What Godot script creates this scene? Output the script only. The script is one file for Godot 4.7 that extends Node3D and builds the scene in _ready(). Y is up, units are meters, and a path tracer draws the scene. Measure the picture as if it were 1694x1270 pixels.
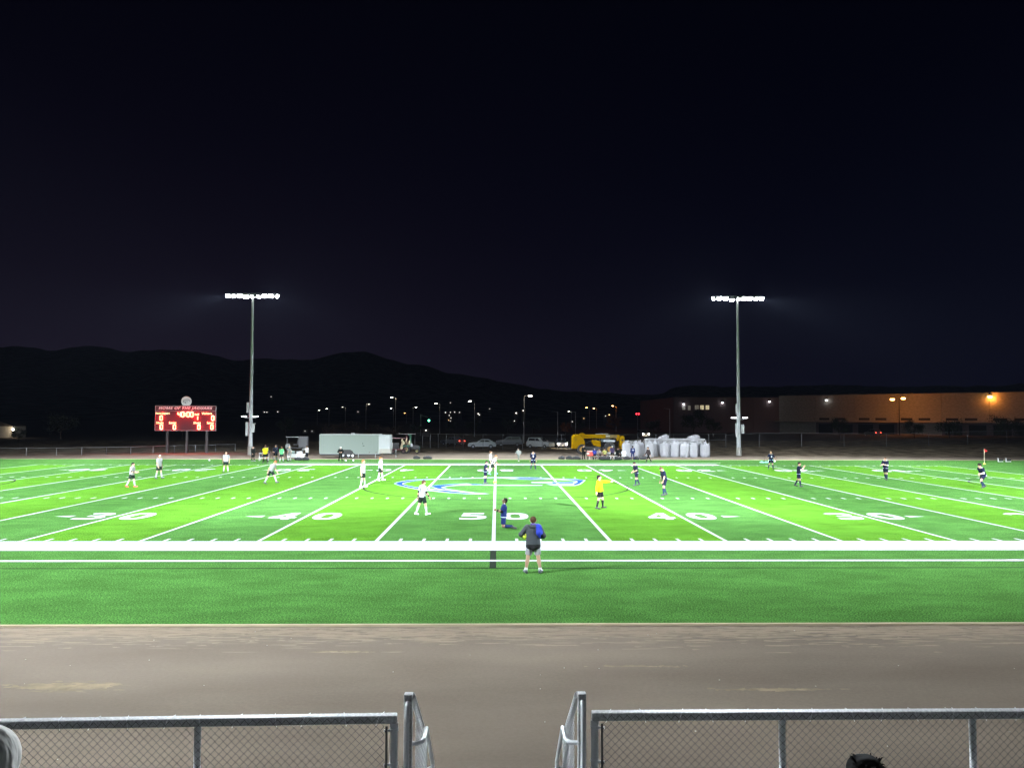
extends Node3D

# ---------------------------------------------------------------- helpers
var mats := {}
var shared := {}
var used_names := {}
var rng := RandomNumberGenerator.new()

func P(x: float, d: float, y := 0.0) -> Vector3:          # x along the field, d metres out from the stand
	return Vector3(x, y, -d)

func V(x: float, y: float) -> Vector2:
	return Vector2(x, y)

func lin(r: float, g: float, b: float) -> Color:            # a linear base colour as the sRGB that materials take
	return Color(r, g, b).linear_to_srgb()

func mat(key: String, r := 0.5, g := 0.5, b := 0.5, rough := 0.8, metal := 0.0) -> StandardMaterial3D:
	if mats.has(key):
		return mats[key]
	var m := StandardMaterial3D.new()
	m.resource_name = key
	m.albedo_color = lin(r, g, b)
	m.roughness = rough
	m.metallic = metal
	if rough >= 0.85: m.metallic_specular = 0.2
	mats[key] = m
	return m

func paint(c: Color, rough := 0.85) -> StandardMaterial3D:  # a cloth or paint of one linear colour, shared
	var k := "c%d_%d_%d_%d" % [int(c.r * 1000), int(c.g * 1000), int(c.b * 1000), int(rough * 100)]
	return mat(k, c.r, c.g, c.b, rough)

func glow(key: String, r: float, g: float, b: float, e: float) -> StandardMaterial3D:
	if mats.has(key):
		return mats[key]
	var m := mat(key, 0.6, 0.6, 0.6, 0.4)
	m.emission_enabled = true
	m.emission = lin(r, g, b)
	m.emission_energy_multiplier = e
	return m

func noise(freq: float, oct: int, seed_: int, c0: float, c1: float, size := 512, contrast := 0.5, sharp := 0.0) -> NoiseTexture2D:
	var n := FastNoiseLite.new()
	n.seed = seed_
	n.frequency = freq
	n.fractal_octaves = oct
	n.fractal_gain = contrast
	var t := NoiseTexture2D.new()
	t.width = size
	t.height = size
	t.seamless = true
	t.noise = n
	var g := Gradient.new()
	g.set_color(0, Color(c0, c0, c0))
	g.set_offset(0, sharp)
	g.set_offset(1, 1.0 - sharp)
	g.set_color(1, Color(c1, c1, c1))
	t.color_ramp = g
	return t

func textured(m: StandardMaterial3D, t: Texture2D, scale: Vector3, bump := 0.0, t2: Texture2D = null, scale2 := Vector3.ONE, tri := false) -> void:
	m.albedo_texture = t
	m.specular_mode = BaseMaterial3D.SPECULAR_DISABLED
	m.uv1_scale = scale
	if bump > 0.0:
		m.heightmap_enabled = true
		m.heightmap_texture = t
		m.heightmap_scale = bump
	if t2:
		m.detail_enabled = true
		m.detail_albedo = t2
		m.detail_blend_mode = BaseMaterial3D.BLEND_MODE_MUL
		m.detail_uv_layer = BaseMaterial3D.DETAIL_UV_2
		m.uv2_scale = scale2
	if tri:
		m.uv1_triplanar = true
		m.uv1_world_triplanar = true

func tag(o: Node, label := "", category := "", group := "", kind := "") -> void:
	if label != "": o.set_meta("label", label)
	if category != "": o.set_meta("category", category)
	if group != "": o.set_meta("group", group)
	if kind != "": o.set_meta("kind", kind)

func numbered(n: String) -> String:
	if not used_names.has(n):
		used_names[n] = 0
		return n
	used_names[n] += 1
	return "%s_%03d" % [n, used_names[n]]

func thing(called: String, label: String, category: String, at := Vector3.ZERO, turn := 0.0, group := "") -> Node3D:
	var o := Node3D.new()
	o.name = numbered(called)
	add_child(o)
	o.position = at
	o.rotation.y = turn
	tag(o, label, category, group)
	return o

func obj(called: String, m: Mesh, material: Material, parent: Node = null) -> MeshInstance3D:
	var o := MeshInstance3D.new()
	o.mesh = m
	o.material_override = material
	if parent == null:
		o.name = numbered(called)
		add_child(o)
	else:
		o.name = called
		parent.add_child(o, true)
	return o

func struct(called: String, m: Mesh, material: Material, parent: Node = null) -> MeshInstance3D:
	var o := obj(called, m, material, parent)
	o.set_meta("kind", "structure")
	return o

func begin() -> SurfaceTool:
	var st := SurfaceTool.new()
	st.begin(Mesh.PRIMITIVE_TRIANGLES)
	return st

func tri(st: SurfaceTool, a: Vector3, b: Vector3, c: Vector3, n: Vector3) -> void:
	st.set_normal(n)
	if (a - c).cross(a - b).dot(n) < 0.0:
		st.add_vertex(a); st.add_vertex(c); st.add_vertex(b)
	else:
		st.add_vertex(a); st.add_vertex(b); st.add_vertex(c)

func quad(st: SurfaceTool, a: Vector3, b: Vector3, c: Vector3, d: Vector3, n: Vector3) -> void:
	tri(st, a, b, c, n)
	tri(st, a, c, d, n)

func box(st: SurfaceTool, at: Vector3, size: Vector3, bev := 0.0, basis := Basis.IDENTITY) -> void:   # at is the box's centre
	var h := size * 0.5
	var inner := h - Vector3(bev, bev, bev)
	for ax in 3:
		var u := (ax + 1) % 3
		var w := (ax + 2) % 3
		for s in [-1.0, 1.0]:
			var n := Vector3.ZERO
			n[ax] = s
			var q: Array[Vector3] = []
			for c in [[-1, -1], [1, -1], [1, 1], [-1, 1]]:
				var p := Vector3.ZERO
				p[ax] = s * h[ax]
				p[u] = c[0] * inner[u]
				p[w] = c[1] * inner[w]
				q.append(at + basis * p)
			quad(st, q[0], q[1], q[2], q[3], basis * n)
	if bev <= 0.0:
		return
	for ax in 3:
		var u := (ax + 1) % 3
		var w := (ax + 2) % 3
		for su in [-1.0, 1.0]:
			for sw in [-1.0, 1.0]:
				var n := Vector3.ZERO
				n[u] = su
				n[w] = sw
				var q: Array[Vector3] = []
				for e in [[-1, 0], [1, 0], [1, 1], [-1, 1]]:
					var p := Vector3.ZERO
					p[ax] = e[0] * inner[ax]
					p[u] = su * (h[u] if e[1] == 0 else inner[u])
					p[w] = sw * (inner[w] if e[1] == 0 else h[w])
					q.append(at + basis * p)
				quad(st, q[0], q[1], q[2], q[3], (basis * n).normalized())
	for sx in [-1.0, 1.0]:
		for sy in [-1.0, 1.0]:
			for sz in [-1.0, 1.0]:
				var s := Vector3(sx, sy, sz)
				tri(st, at + basis * (Vector3(h.x, inner.y, inner.z) * s), at + basis * (Vector3(inner.x, h.y, inner.z) * s), at + basis * (Vector3(inner.x, inner.y, h.z) * s), (basis * s).normalized())

func box_mesh(size: Vector3, bev := 0.0, at := Vector3.ZERO) -> ArrayMesh:
	var st := begin()
	box(st, at, size, bev)
	return st.commit()

func frame_of(dir: Vector3) -> Basis:                       # y along dir
	var y := dir.normalized()
	var x := y.cross(Vector3(0, 0, 1) if absf(y.z) < 0.9 else Vector3(1, 0, 0)).normalized()
	return Basis(x, y, x.cross(y))

func tube(st: SurfaceTool, pts: Array, r0: float, r1 := -1.0, sides := 8, caps := true) -> void:
	if r1 < 0.0: r1 = r0
	var n := pts.size()
	var rings := []
	var x_axis := Vector3.ZERO
	for i in n:
		var dir: Vector3 = (pts[mini(i + 1, n - 1)] - pts[maxi(i - 1, 0)]).normalized()
		if i == 0:
			x_axis = frame_of(dir).x
		x_axis = (x_axis - dir * x_axis.dot(dir)).normalized()
		var z := x_axis.cross(dir)
		var r := lerpf(r0, r1, float(i) / maxf(n - 1, 1))
		var ring := []
		for k in sides:
			var a := TAU * k / sides
			var v: Vector3 = x_axis * cos(a) + z * sin(a)
			ring.append([pts[i] + v * r, v])
		rings.append(ring)
	for i in n - 1:
		for k in sides:
			var l := (k + 1) % sides
			var q := [rings[i][k], rings[i][l], rings[i + 1][l], rings[i + 1][k]]
			var flip: bool = (q[0][0] - q[2][0]).cross(q[0][0] - q[1][0]).dot(q[0][1]) < 0.0
			for t in ([0, 2, 1, 0, 3, 2] if flip else [0, 1, 2, 0, 2, 3]):
				st.set_normal(q[t][1])
				st.add_vertex(q[t][0])
	if caps:
		for e in [0, n - 1]:
			var nn: Vector3 = (pts[0] - pts[1]).normalized() if e == 0 else (pts[n - 1] - pts[n - 2]).normalized()
			for k in sides - 2:
				tri(st, rings[e][0][0], rings[e][k + 1][0], rings[e][k + 2][0], nn)

func tube_mesh(pts: Array, r0: float, r1 := -1.0, sides := 8) -> ArrayMesh:
	var st := begin()
	tube(st, pts, r0, r1, sides)
	return st.commit()

func lathe(st: SurfaceTool, profile: Array, at: Vector3, basis := Basis.IDENTITY, sides := 16) -> void:    # profile of (radius, height) round y
	for i in profile.size() - 1:
		var p: Vector2 = profile[i]
		var q: Vector2 = profile[i + 1]
		var t := (q - p).normalized()
		for k in sides:
			var c := []
			for e in [[p, k], [p, k + 1], [q, k + 1], [q, k]]:
				var a: float = TAU * e[1] / sides
				var rad := Vector3(cos(a), 0, sin(a))
				c.append([at + basis * (rad * e[0].x + Vector3.UP * e[0].y), basis * (rad * t.y - Vector3.UP * t.x)])
			for f in [[0, 1, 2], [0, 2, 3]]:
				var a0: Vector3 = c[f[0]][0]
				var a1: Vector3 = c[f[1]][0]
				var a2: Vector3 = c[f[2]][0]
				var nn: Vector3 = c[f[0]][1] + c[f[1]][1] + c[f[2]][1]
				var order: Array = f if (a0 - a2).cross(a0 - a1).dot(nn) >= 0.0 else [f[0], f[2], f[1]]
				for o in order:
					st.set_normal(c[o][1])
					st.add_vertex(c[o][0])

func flat(st: SurfaceTool, poly: PackedVector2Array, y: float) -> void:              # a sheet on the ground, points are (x, d)
	var idx := Geometry2D.triangulate_polygon(poly)
	for i in range(0, idx.size(), 3):
		var p: Array[Vector3] = []
		for k in 3:
			p.append(P(poly[idx[i + k]].x, poly[idx[i + k]].y, y))
		if (p[0] - p[2]).cross(p[0] - p[1]).y < 0.0:
			var s := p[1]; p[1] = p[2]; p[2] = s
		for v in p:
			st.set_normal(Vector3.UP)
			st.set_uv(Vector2(v.x, v.z))
			st.set_uv2(Vector2(v.x, v.z))
			st.add_vertex(v)

func flat_rect(st: SurfaceTool, x0: float, x1: float, d0: float, d1: float, y: float) -> void:
	flat(st, PackedVector2Array([V(x0, d0), V(x1, d0), V(x1, d1), V(x0, d1)]), y)

func rect_mesh(x0: float, x1: float, d0: float, d1: float, y: float) -> ArrayMesh:
	var st := begin()
	flat_rect(st, x0, x1, d0, d1, y)
	return st.commit()

func poly_mesh(pts: Array, y: float) -> ArrayMesh:
	var st := begin()
	flat(st, PackedVector2Array(pts), y)
	return st.commit()

func prism(st: SurfaceTool, pts: Array, w: float, bev := 0.0, at := Vector3.ZERO, basis := Basis.IDENTITY) -> void:   # outline in x-y, thickness w along z, its side faces drawn in by bev
	var c := Vector2.ZERO
	for p in pts: c += p
	c /= pts.size()
	var ins := PackedVector2Array()
	for p in pts:
		var away: Vector2 = p - c
		ins.append(p - away.normalized() * minf(bev, away.length() * 0.5))
	var h := w * 0.5
	var n := pts.size()
	for i in n:
		var a: Vector2 = pts[i]
		var b: Vector2 = pts[(i + 1) % n]
		var e := (b - a).normalized()
		var nn := Vector3(e.y, -e.x, 0)
		if nn.dot(Vector3((a.x + b.x) * 0.5 - c.x, (a.y + b.y) * 0.5 - c.y, 0)) < 0.0 and Geometry2D.is_polygon_clockwise(PackedVector2Array(pts)) == false:
			pass
		if Geometry2D.is_polygon_clockwise(PackedVector2Array(pts)):
			nn = -nn
		var z := h - bev
		quad(st, at + basis * Vector3(a.x, a.y, -z), at + basis * Vector3(b.x, b.y, -z), at + basis * Vector3(b.x, b.y, z), at + basis * Vector3(a.x, a.y, z), basis * nn)
		if bev > 0.0:
			var ia := ins[i]
			var ib := ins[(i + 1) % n]
			for s in [-1.0, 1.0]:
				quad(st, at + basis * Vector3(a.x, a.y, s * z), at + basis * Vector3(b.x, b.y, s * z), at + basis * Vector3(ib.x, ib.y, s * h), at + basis * Vector3(ia.x, ia.y, s * h), (basis * (nn + Vector3(0, 0, s))).normalized())
	var idx := Geometry2D.triangulate_polygon(ins)
	for i in range(0, idx.size(), 3):
		for s in [-1.0, 1.0]:
			tri(st, at + basis * Vector3(ins[idx[i]].x, ins[idx[i]].y, s * h), at + basis * Vector3(ins[idx[i + 1]].x, ins[idx[i + 1]].y, s * h), at + basis * Vector3(ins[idx[i + 2]].x, ins[idx[i + 2]].y, s * h), basis * Vector3(0, 0, s))

func prism_mesh(pts: Array, w: float, bev := 0.0, at := Vector3.ZERO, basis := Basis.IDENTITY) -> ArrayMesh:
	var st := begin()
	prism(st, pts, w, bev, at, basis)
	return st.commit()

func letters(text: String, size: float, depth: float, font_name := "Droid Sans", weight := 700, slant := 0.0) -> TextMesh:
	var t := TextMesh.new()
	var f := SystemFont.new()
	f.font_names = PackedStringArray([font_name])
	f.font_weight = weight
	if slant != 0.0:
		var fv := FontVariation.new()
		fv.base_font = f
		fv.variation_transform = Transform2D(Vector2(1, slant), Vector2(0, 1), Vector2.ZERO)
		t.font = fv
	else:
		t.font = f
	t.text = text
	t.font_size = 64
	t.pixel_size = size / 64.0
	t.depth = depth
	t.curve_step = 2.0
	return t

func omni(at: Vector3, c: Color, e: float, size := 0.1, parent: Node = null) -> void:
	var l := OmniLight3D.new()
	l.name = "lamp_light"
	l.light_color = c
	l.light_energy = e
	l.light_size = size
	l.omni_range = 400.0
	l.omni_attenuation = 2.0
	l.shadow_enabled = true
	(parent if parent else self).add_child(l, true)
	l.position = at

func dup(root: Node3D, called: String, at: Vector3, turn: float, label: String, group := "") -> Node3D:
	var r: Node3D = root.duplicate()
	r.name = numbered(called)
	add_child(r)
	r.position = at
	r.rotation.y = turn
	tag(r, label, "", group)
	return r

# ---------------------------------------------------------------- bodies: bones joined by a smooth minimum, meshed as surface nets
# a bone is [a, b, radius a, radius b, flat] ; flat 1 cuts it square at b, 2 at a, 3 at both
const CORNERS := [Vector3i(0, 0, 0), Vector3i(1, 0, 0), Vector3i(0, 1, 0), Vector3i(1, 1, 0), Vector3i(0, 0, 1), Vector3i(1, 0, 1), Vector3i(0, 1, 1), Vector3i(1, 1, 1)]
const EDGES := [[0, 1], [2, 3], [4, 5], [6, 7], [0, 2], [1, 3], [4, 6], [5, 7], [0, 4], [1, 5], [2, 6], [3, 7]]

func blob(st: SurfaceTool, bones: Array, cell: float, k: float, cuts: Array = []) -> void:
	var lo := Vector3.ONE * 1e6
	var hi := -lo
	for b in bones:
		var r: float = maxf(b[2], b[3]) + cell * 2.0
		lo = lo.min((b[0] as Vector3).min(b[1]) - Vector3.ONE * r)
		hi = hi.max((b[0] as Vector3).max(b[1]) + Vector3.ONE * r)
	var nx := int((hi.x - lo.x) / cell) + 2
	var ny := int((hi.y - lo.y) / cell) + 2
	var nz := int((hi.z - lo.z) / cell) + 2
	var f := PackedFloat32Array()
	f.resize(nx * ny * nz)
	f.fill(1.0)
	for b in bones:
		var a: Vector3 = b[0]
		var e: Vector3 = b[1]
		var ra: float = b[2]
		var rb: float = b[3]
		var cut: int = b[4] if b.size() > 4 else 0
		var ab := e - a
		var len2 := maxf(ab.length_squared(), 1e-9)
		var dir := ab.normalized()
		var r: float = maxf(ra, rb) + k + cell * 1.5
		var l0 := ((a.min(e) - Vector3.ONE * r - lo) / cell).max(Vector3.ZERO)
		var l1 := (a.max(e) + Vector3.ONE * r - lo) / cell
		for z in range(int(l0.z), mini(int(l1.z) + 1, nz)):
			for y in range(int(l0.y), mini(int(l1.y) + 1, ny)):
				var at := (z * ny + y) * nx
				for x in range(int(l0.x), mini(int(l1.x) + 1, nx)):
					var p := lo + Vector3(x, y, z) * cell - a
					var raw := p.dot(ab) / len2
					var t := clampf(raw, 0.0, 1.0)
					var d := (p - ab * t).length() - (ra + (rb - ra) * t)
					if cut & 1: d = maxf(d, (p - ab).dot(dir))
					if cut & 2: d = maxf(d, -p.dot(dir))
					var o := f[at + x]
					var h := maxf(k - absf(o - d), 0.0) / k
					f[at + x] = minf(o, d) - h * h * k * 0.25
	for c in cuts:                                            # [normal, offset]: what lies beyond the plane is taken away
		var at := 0
		for z in nz:
			for y in ny:
				for x in nx:
					f[at] = maxf(f[at], (c[0] as Vector3).dot(lo + Vector3(x, y, z) * cell) - c[1])
					at += 1
	var index := PackedInt32Array()
	index.resize(nx * ny * nz)
	index.fill(-1)
	var verts := PackedVector3Array()
	var off := PackedInt32Array()
	for c in CORNERS: off.append((c.z * ny + c.y) * nx + c.x)
	var val := PackedFloat32Array()
	val.resize(8)
	for z in nz - 1:
		for y in ny - 1:
			var at := (z * ny + y) * nx
			for x in nx - 1:
				var v0 := f[at + x]
				if absf(v0) > cell * 2.0: continue
				var mask := 0
				for c in 8:
					val[c] = f[at + x + off[c]]
					if val[c] < 0.0: mask |= 1 << c
				if mask == 0 or mask == 255: continue
				var sum := Vector3.ZERO
				var n := 0
				for e in EDGES:
					var va := val[e[0]]
					var vb := val[e[1]]
					if (va < 0.0) != (vb < 0.0):
						sum += Vector3(CORNERS[e[0]]).lerp(Vector3(CORNERS[e[1]]), va / (va - vb))
						n += 1
				index[at + x] = verts.size()
				verts.append(lo + (Vector3(x, y, z) + sum / n) * cell)
	var normals := PackedVector3Array()
	normals.resize(verts.size())
	var tris := PackedInt32Array()
	var sx := 1
	var sy := nx
	var sz := nx * ny
	for z in range(1, nz - 1):
		for y in range(1, ny - 1):
			for x in range(1, nx - 1):
				var at := (z * ny + y) * nx + x
				if index[at] < 0: continue
				var ins := f[at] < 0.0
				for ax in 3:
					var s: int = [sx, sy, sz][ax]
					if ins == (f[at + s] < 0.0): continue
					var u: int = [sy, sz, sx][ax]
					var w: int = [sz, sx, sy][ax]
					var q := [index[at], index[at - u], index[at - u - w], index[at - w]]
					if q.min() < 0: continue
					var n := (verts[q[0]] - verts[q[2]]).cross(verts[q[0]] - verts[q[1]])
					if not ins: q.reverse()
					for t in [0, 1, 2, 0, 2, 3]: tris.append(q[t])
	var i := 0
	while i < tris.size():
		var a := verts[tris[i]]
		var n := (a - verts[tris[i + 2]]).cross(a - verts[tris[i + 1]])
		for j in 3: normals[tris[i + j]] += n
		i += 3
	for t in tris:
		st.set_normal(normals[t].normalized())
		st.add_vertex(verts[t])

func blob_mesh(bones: Array, cell: float, k: float, cuts: Array = []) -> ArrayMesh:
	var st := begin()
	blob(st, bones, cell, k, cuts)
	return st.commit()

func stock() -> void:                                         # heads, hair and hands that every figure shares
	var w := Vector3.ZERO
	shared.head = blob_mesh([[Vector3(0, 0.03, -0.012), Vector3(0, 0.022, 0.012), 0.094, 0.09], [Vector3(0, -0.03, 0.03), Vector3(0, -0.078, 0.05), 0.062, 0.034],
		[Vector3(0, 0.01, 0.095), Vector3(0, -0.022, 0.108), 0.012, 0.017], [Vector3(0.09, 0.008, -0.004), Vector3(0.09, -0.022, 0.002), 0.022, 0.014], [Vector3(-0.09, 0.008, -0.004), Vector3(-0.09, -0.022, 0.002), 0.022, 0.014],
		[Vector3(0.028, 0.03, 0.082), Vector3(-0.028, 0.03, 0.082), 0.018, 0.018], [Vector3(0, -0.05, -0.02), Vector3(0, -0.13, -0.03), 0.055, 0.056]], 0.0085, 0.02)
	shared.hair = blob_mesh([[Vector3(0, 0.045, -0.022), Vector3(0, 0.035, 0.008), 0.1, 0.095], [Vector3(0, 0.0, -0.05), Vector3(0, -0.05, -0.055), 0.07, 0.05]], 0.0095, 0.02, [[Vector3(0, -0.62, 0.78), 0.018]])
	shared.thick_hair = blob_mesh([[Vector3(0, 0.055, -0.03), Vector3(0, 0.06, 0.02), 0.108, 0.1], [Vector3(0.03, 0.09, 0.03), Vector3(-0.03, 0.1, 0.01), 0.06, 0.06], [Vector3(0, 0.0, -0.06), Vector3(0, -0.06, -0.06), 0.08, 0.055]], 0.0095, 0.03, [[Vector3(0, -0.62, 0.78), 0.03]])
	shared.cap = blob_mesh([[Vector3(0, 0.05, -0.01), Vector3(0, 0.045, 0.005), 0.103, 0.1], [Vector3(0.045, 0.045, 0.1), Vector3(-0.045, 0.045, 0.1), 0.016, 0.016], [Vector3(0.03, 0.04, 0.15), Vector3(-0.03, 0.04, 0.15), 0.014, 0.014]], 0.009, 0.03, [[Vector3(0, -1, 0), -0.028]])
	shared.beanie = blob_mesh([[Vector3(0, 0.06, -0.012), Vector3(0, 0.045, 0.005), 0.104, 0.104]], 0.0095, 0.02, [[Vector3(0, -0.95, 0.3), 0.0]])
	shared.headband = blob_mesh([[Vector3(0, 0.035, -0.012), Vector3(0, 0.035, 0.012), 0.1, 0.098]], 0.0085, 0.02, [[Vector3(0, -1, 0), -0.035], [Vector3(0, 1, 0), 0.085]])
	var eyes := begin()
	for s in [-1.0, 1.0]:
		blob(eyes, [[Vector3(0.034 * s, 0.016, 0.091), Vector3(0.03 * s, 0.016, 0.093), 0.009, 0.009]], 0.006, 0.01)
		tube(eyes, [Vector3(0.052 * s, 0.04, 0.086), Vector3(0.02 * s, 0.044, 0.102)], 0.005, 0.005, 5)
	tube(eyes, [Vector3(0.025, -0.055, 0.079), Vector3(0, -0.057, 0.089), Vector3(-0.025, -0.055, 0.079)], 0.005, 0.005, 5)
	shared.face = eyes.commit()
	for pose in ["relaxed", "fist", "point"]:                 # a left hand hanging from its wrist at the origin: palm towards -x, thumb towards +z
		var bones := []
		for n in 4:
			var z := 0.03 - 0.02 * n
			var reach: float = [0.088, 0.094, 0.09, 0.08][n]
			var size: float = [0.078, 0.086, 0.08, 0.062][n]
			var bend: float = {"relaxed": 0.35, "fist": 1.5, "point": 0.0 if n == 0 else 1.6}[pose]
			var kn := Vector3(0, -reach, z)
			bones.append([Vector3(0, -0.012, z * 0.6), kn, 0.016, 0.0135])
			var mid := kn + Vector3(-sin(bend), -cos(bend), 0) * size * 0.5
			var tip := mid + Vector3(-sin(bend * 2.0), -cos(bend * 2.0), 0) * size * 0.5
			bones.append([kn, mid, 0.0105, 0.0095])
			bones.append([mid, tip, 0.0095, 0.008])
		bones.append([Vector3(0, -0.025, 0.02), Vector3(-0.012, -0.058, 0.052), 0.016, 0.012])
		bones.append([Vector3(-0.012, -0.058, 0.052), Vector3(-0.022, -0.098, 0.058), 0.0115, 0.009])
		for side in [1.0, -1.0]:
			var turned := []
			for b in bones:
				turned.append([b[0] * Vector3(side, 1, 1), b[1] * Vector3(side, 1, 1), b[2], b[3]])
			shared["hand_%s_%d" % [pose, int(side)]] = blob_mesh(turned, 0.0062, 0.008)

func limb(fwd: float, out_: float, side: float) -> Vector3:   # a direction: down, swung forwards by fwd and outwards by out_, in degrees
	var a := deg_to_rad(fwd)
	var b := deg_to_rad(out_)
	return Vector3(sin(b) * side, -cos(a) * cos(b), sin(a) * cos(b))

func joints(p: Dictionary) -> Dictionary:
	var j := {}
	var lean := Basis(Vector3.RIGHT, deg_to_rad(p.get("lean", 0.0))) * Basis(Vector3.UP, deg_to_rad(p.get("twist", 0.0)))
	var pel := Vector3.ZERO
	j.lean = lean
	j.pel = pel
	j.chest = pel + lean * Vector3(0, 0.37, 0.005)
	j.neck = pel + lean * Vector3(0, 0.53, -0.005)
	var look := lean * Basis.from_euler(Vector3(deg_to_rad(p.get("nod", 0.0)), deg_to_rad(p.get("look", 0.0)), 0))
	j.look = look
	j.head = j.neck + lean * Vector3(0, 0.06, 0.01) + look * Vector3(0, 0.075, 0.015)
	for s in [1.0, -1.0]:
		var n := "l" if s > 0 else "r"
		var leg: Array = p.get("leg_" + n, [0, 3, 0])
		var arm: Array = p.get("arm_" + n, [5, 10, 15, 0])
		var hip := Vector3(0.092 * s, -0.02, 0)
		var knee := hip + limb(leg[0], leg[1], s) * 0.43
		var ankle := knee + limb(leg[0] - leg[2], leg[1], s) * 0.42
		var foot_pitch: float = leg[3] if leg.size() > 3 else clampf((leg[0] - leg[2]) * 0.6, -60, 20)
		var toe_out: float = deg_to_rad((leg[4] if leg.size() > 4 else 10.0)) * s
		var fd := Basis(Vector3.UP, toe_out) * Vector3(0, sin(deg_to_rad(foot_pitch)), cos(deg_to_rad(foot_pitch)))
		var down := fd.cross(Vector3.RIGHT).normalized()
		if down.y > 0.0: down = -down
		j["hip_" + n] = hip
		j["knee_" + n] = knee
		j["ankle_" + n] = ankle
		j["heel_" + n] = ankle - fd * 0.045 + down * 0.045
		j["toe_" + n] = ankle + fd * 0.165 + down * 0.05
		var sh := pel + lean * Vector3(0.185 * s, 0.465, 0)
		var up := lean * limb(arm[0], arm[1], s)
		var el := sh + up * 0.3
		var fore := lean * (Basis(Vector3.UP, deg_to_rad(-arm[3] * s)) * limb(arm[0] + arm[2], arm[1] * (1.0 - arm[2] / 120.0), s))
		j["sh_" + n] = sh
		j["el_" + n] = el
		j["wr_" + n] = el + fore * 0.255
		j["fore_" + n] = fore
	return j

func pick(j: Dictionary, a: String, b: String, t: float) -> Vector3:
	return (j[a] as Vector3).lerp(j[b], t)

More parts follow.
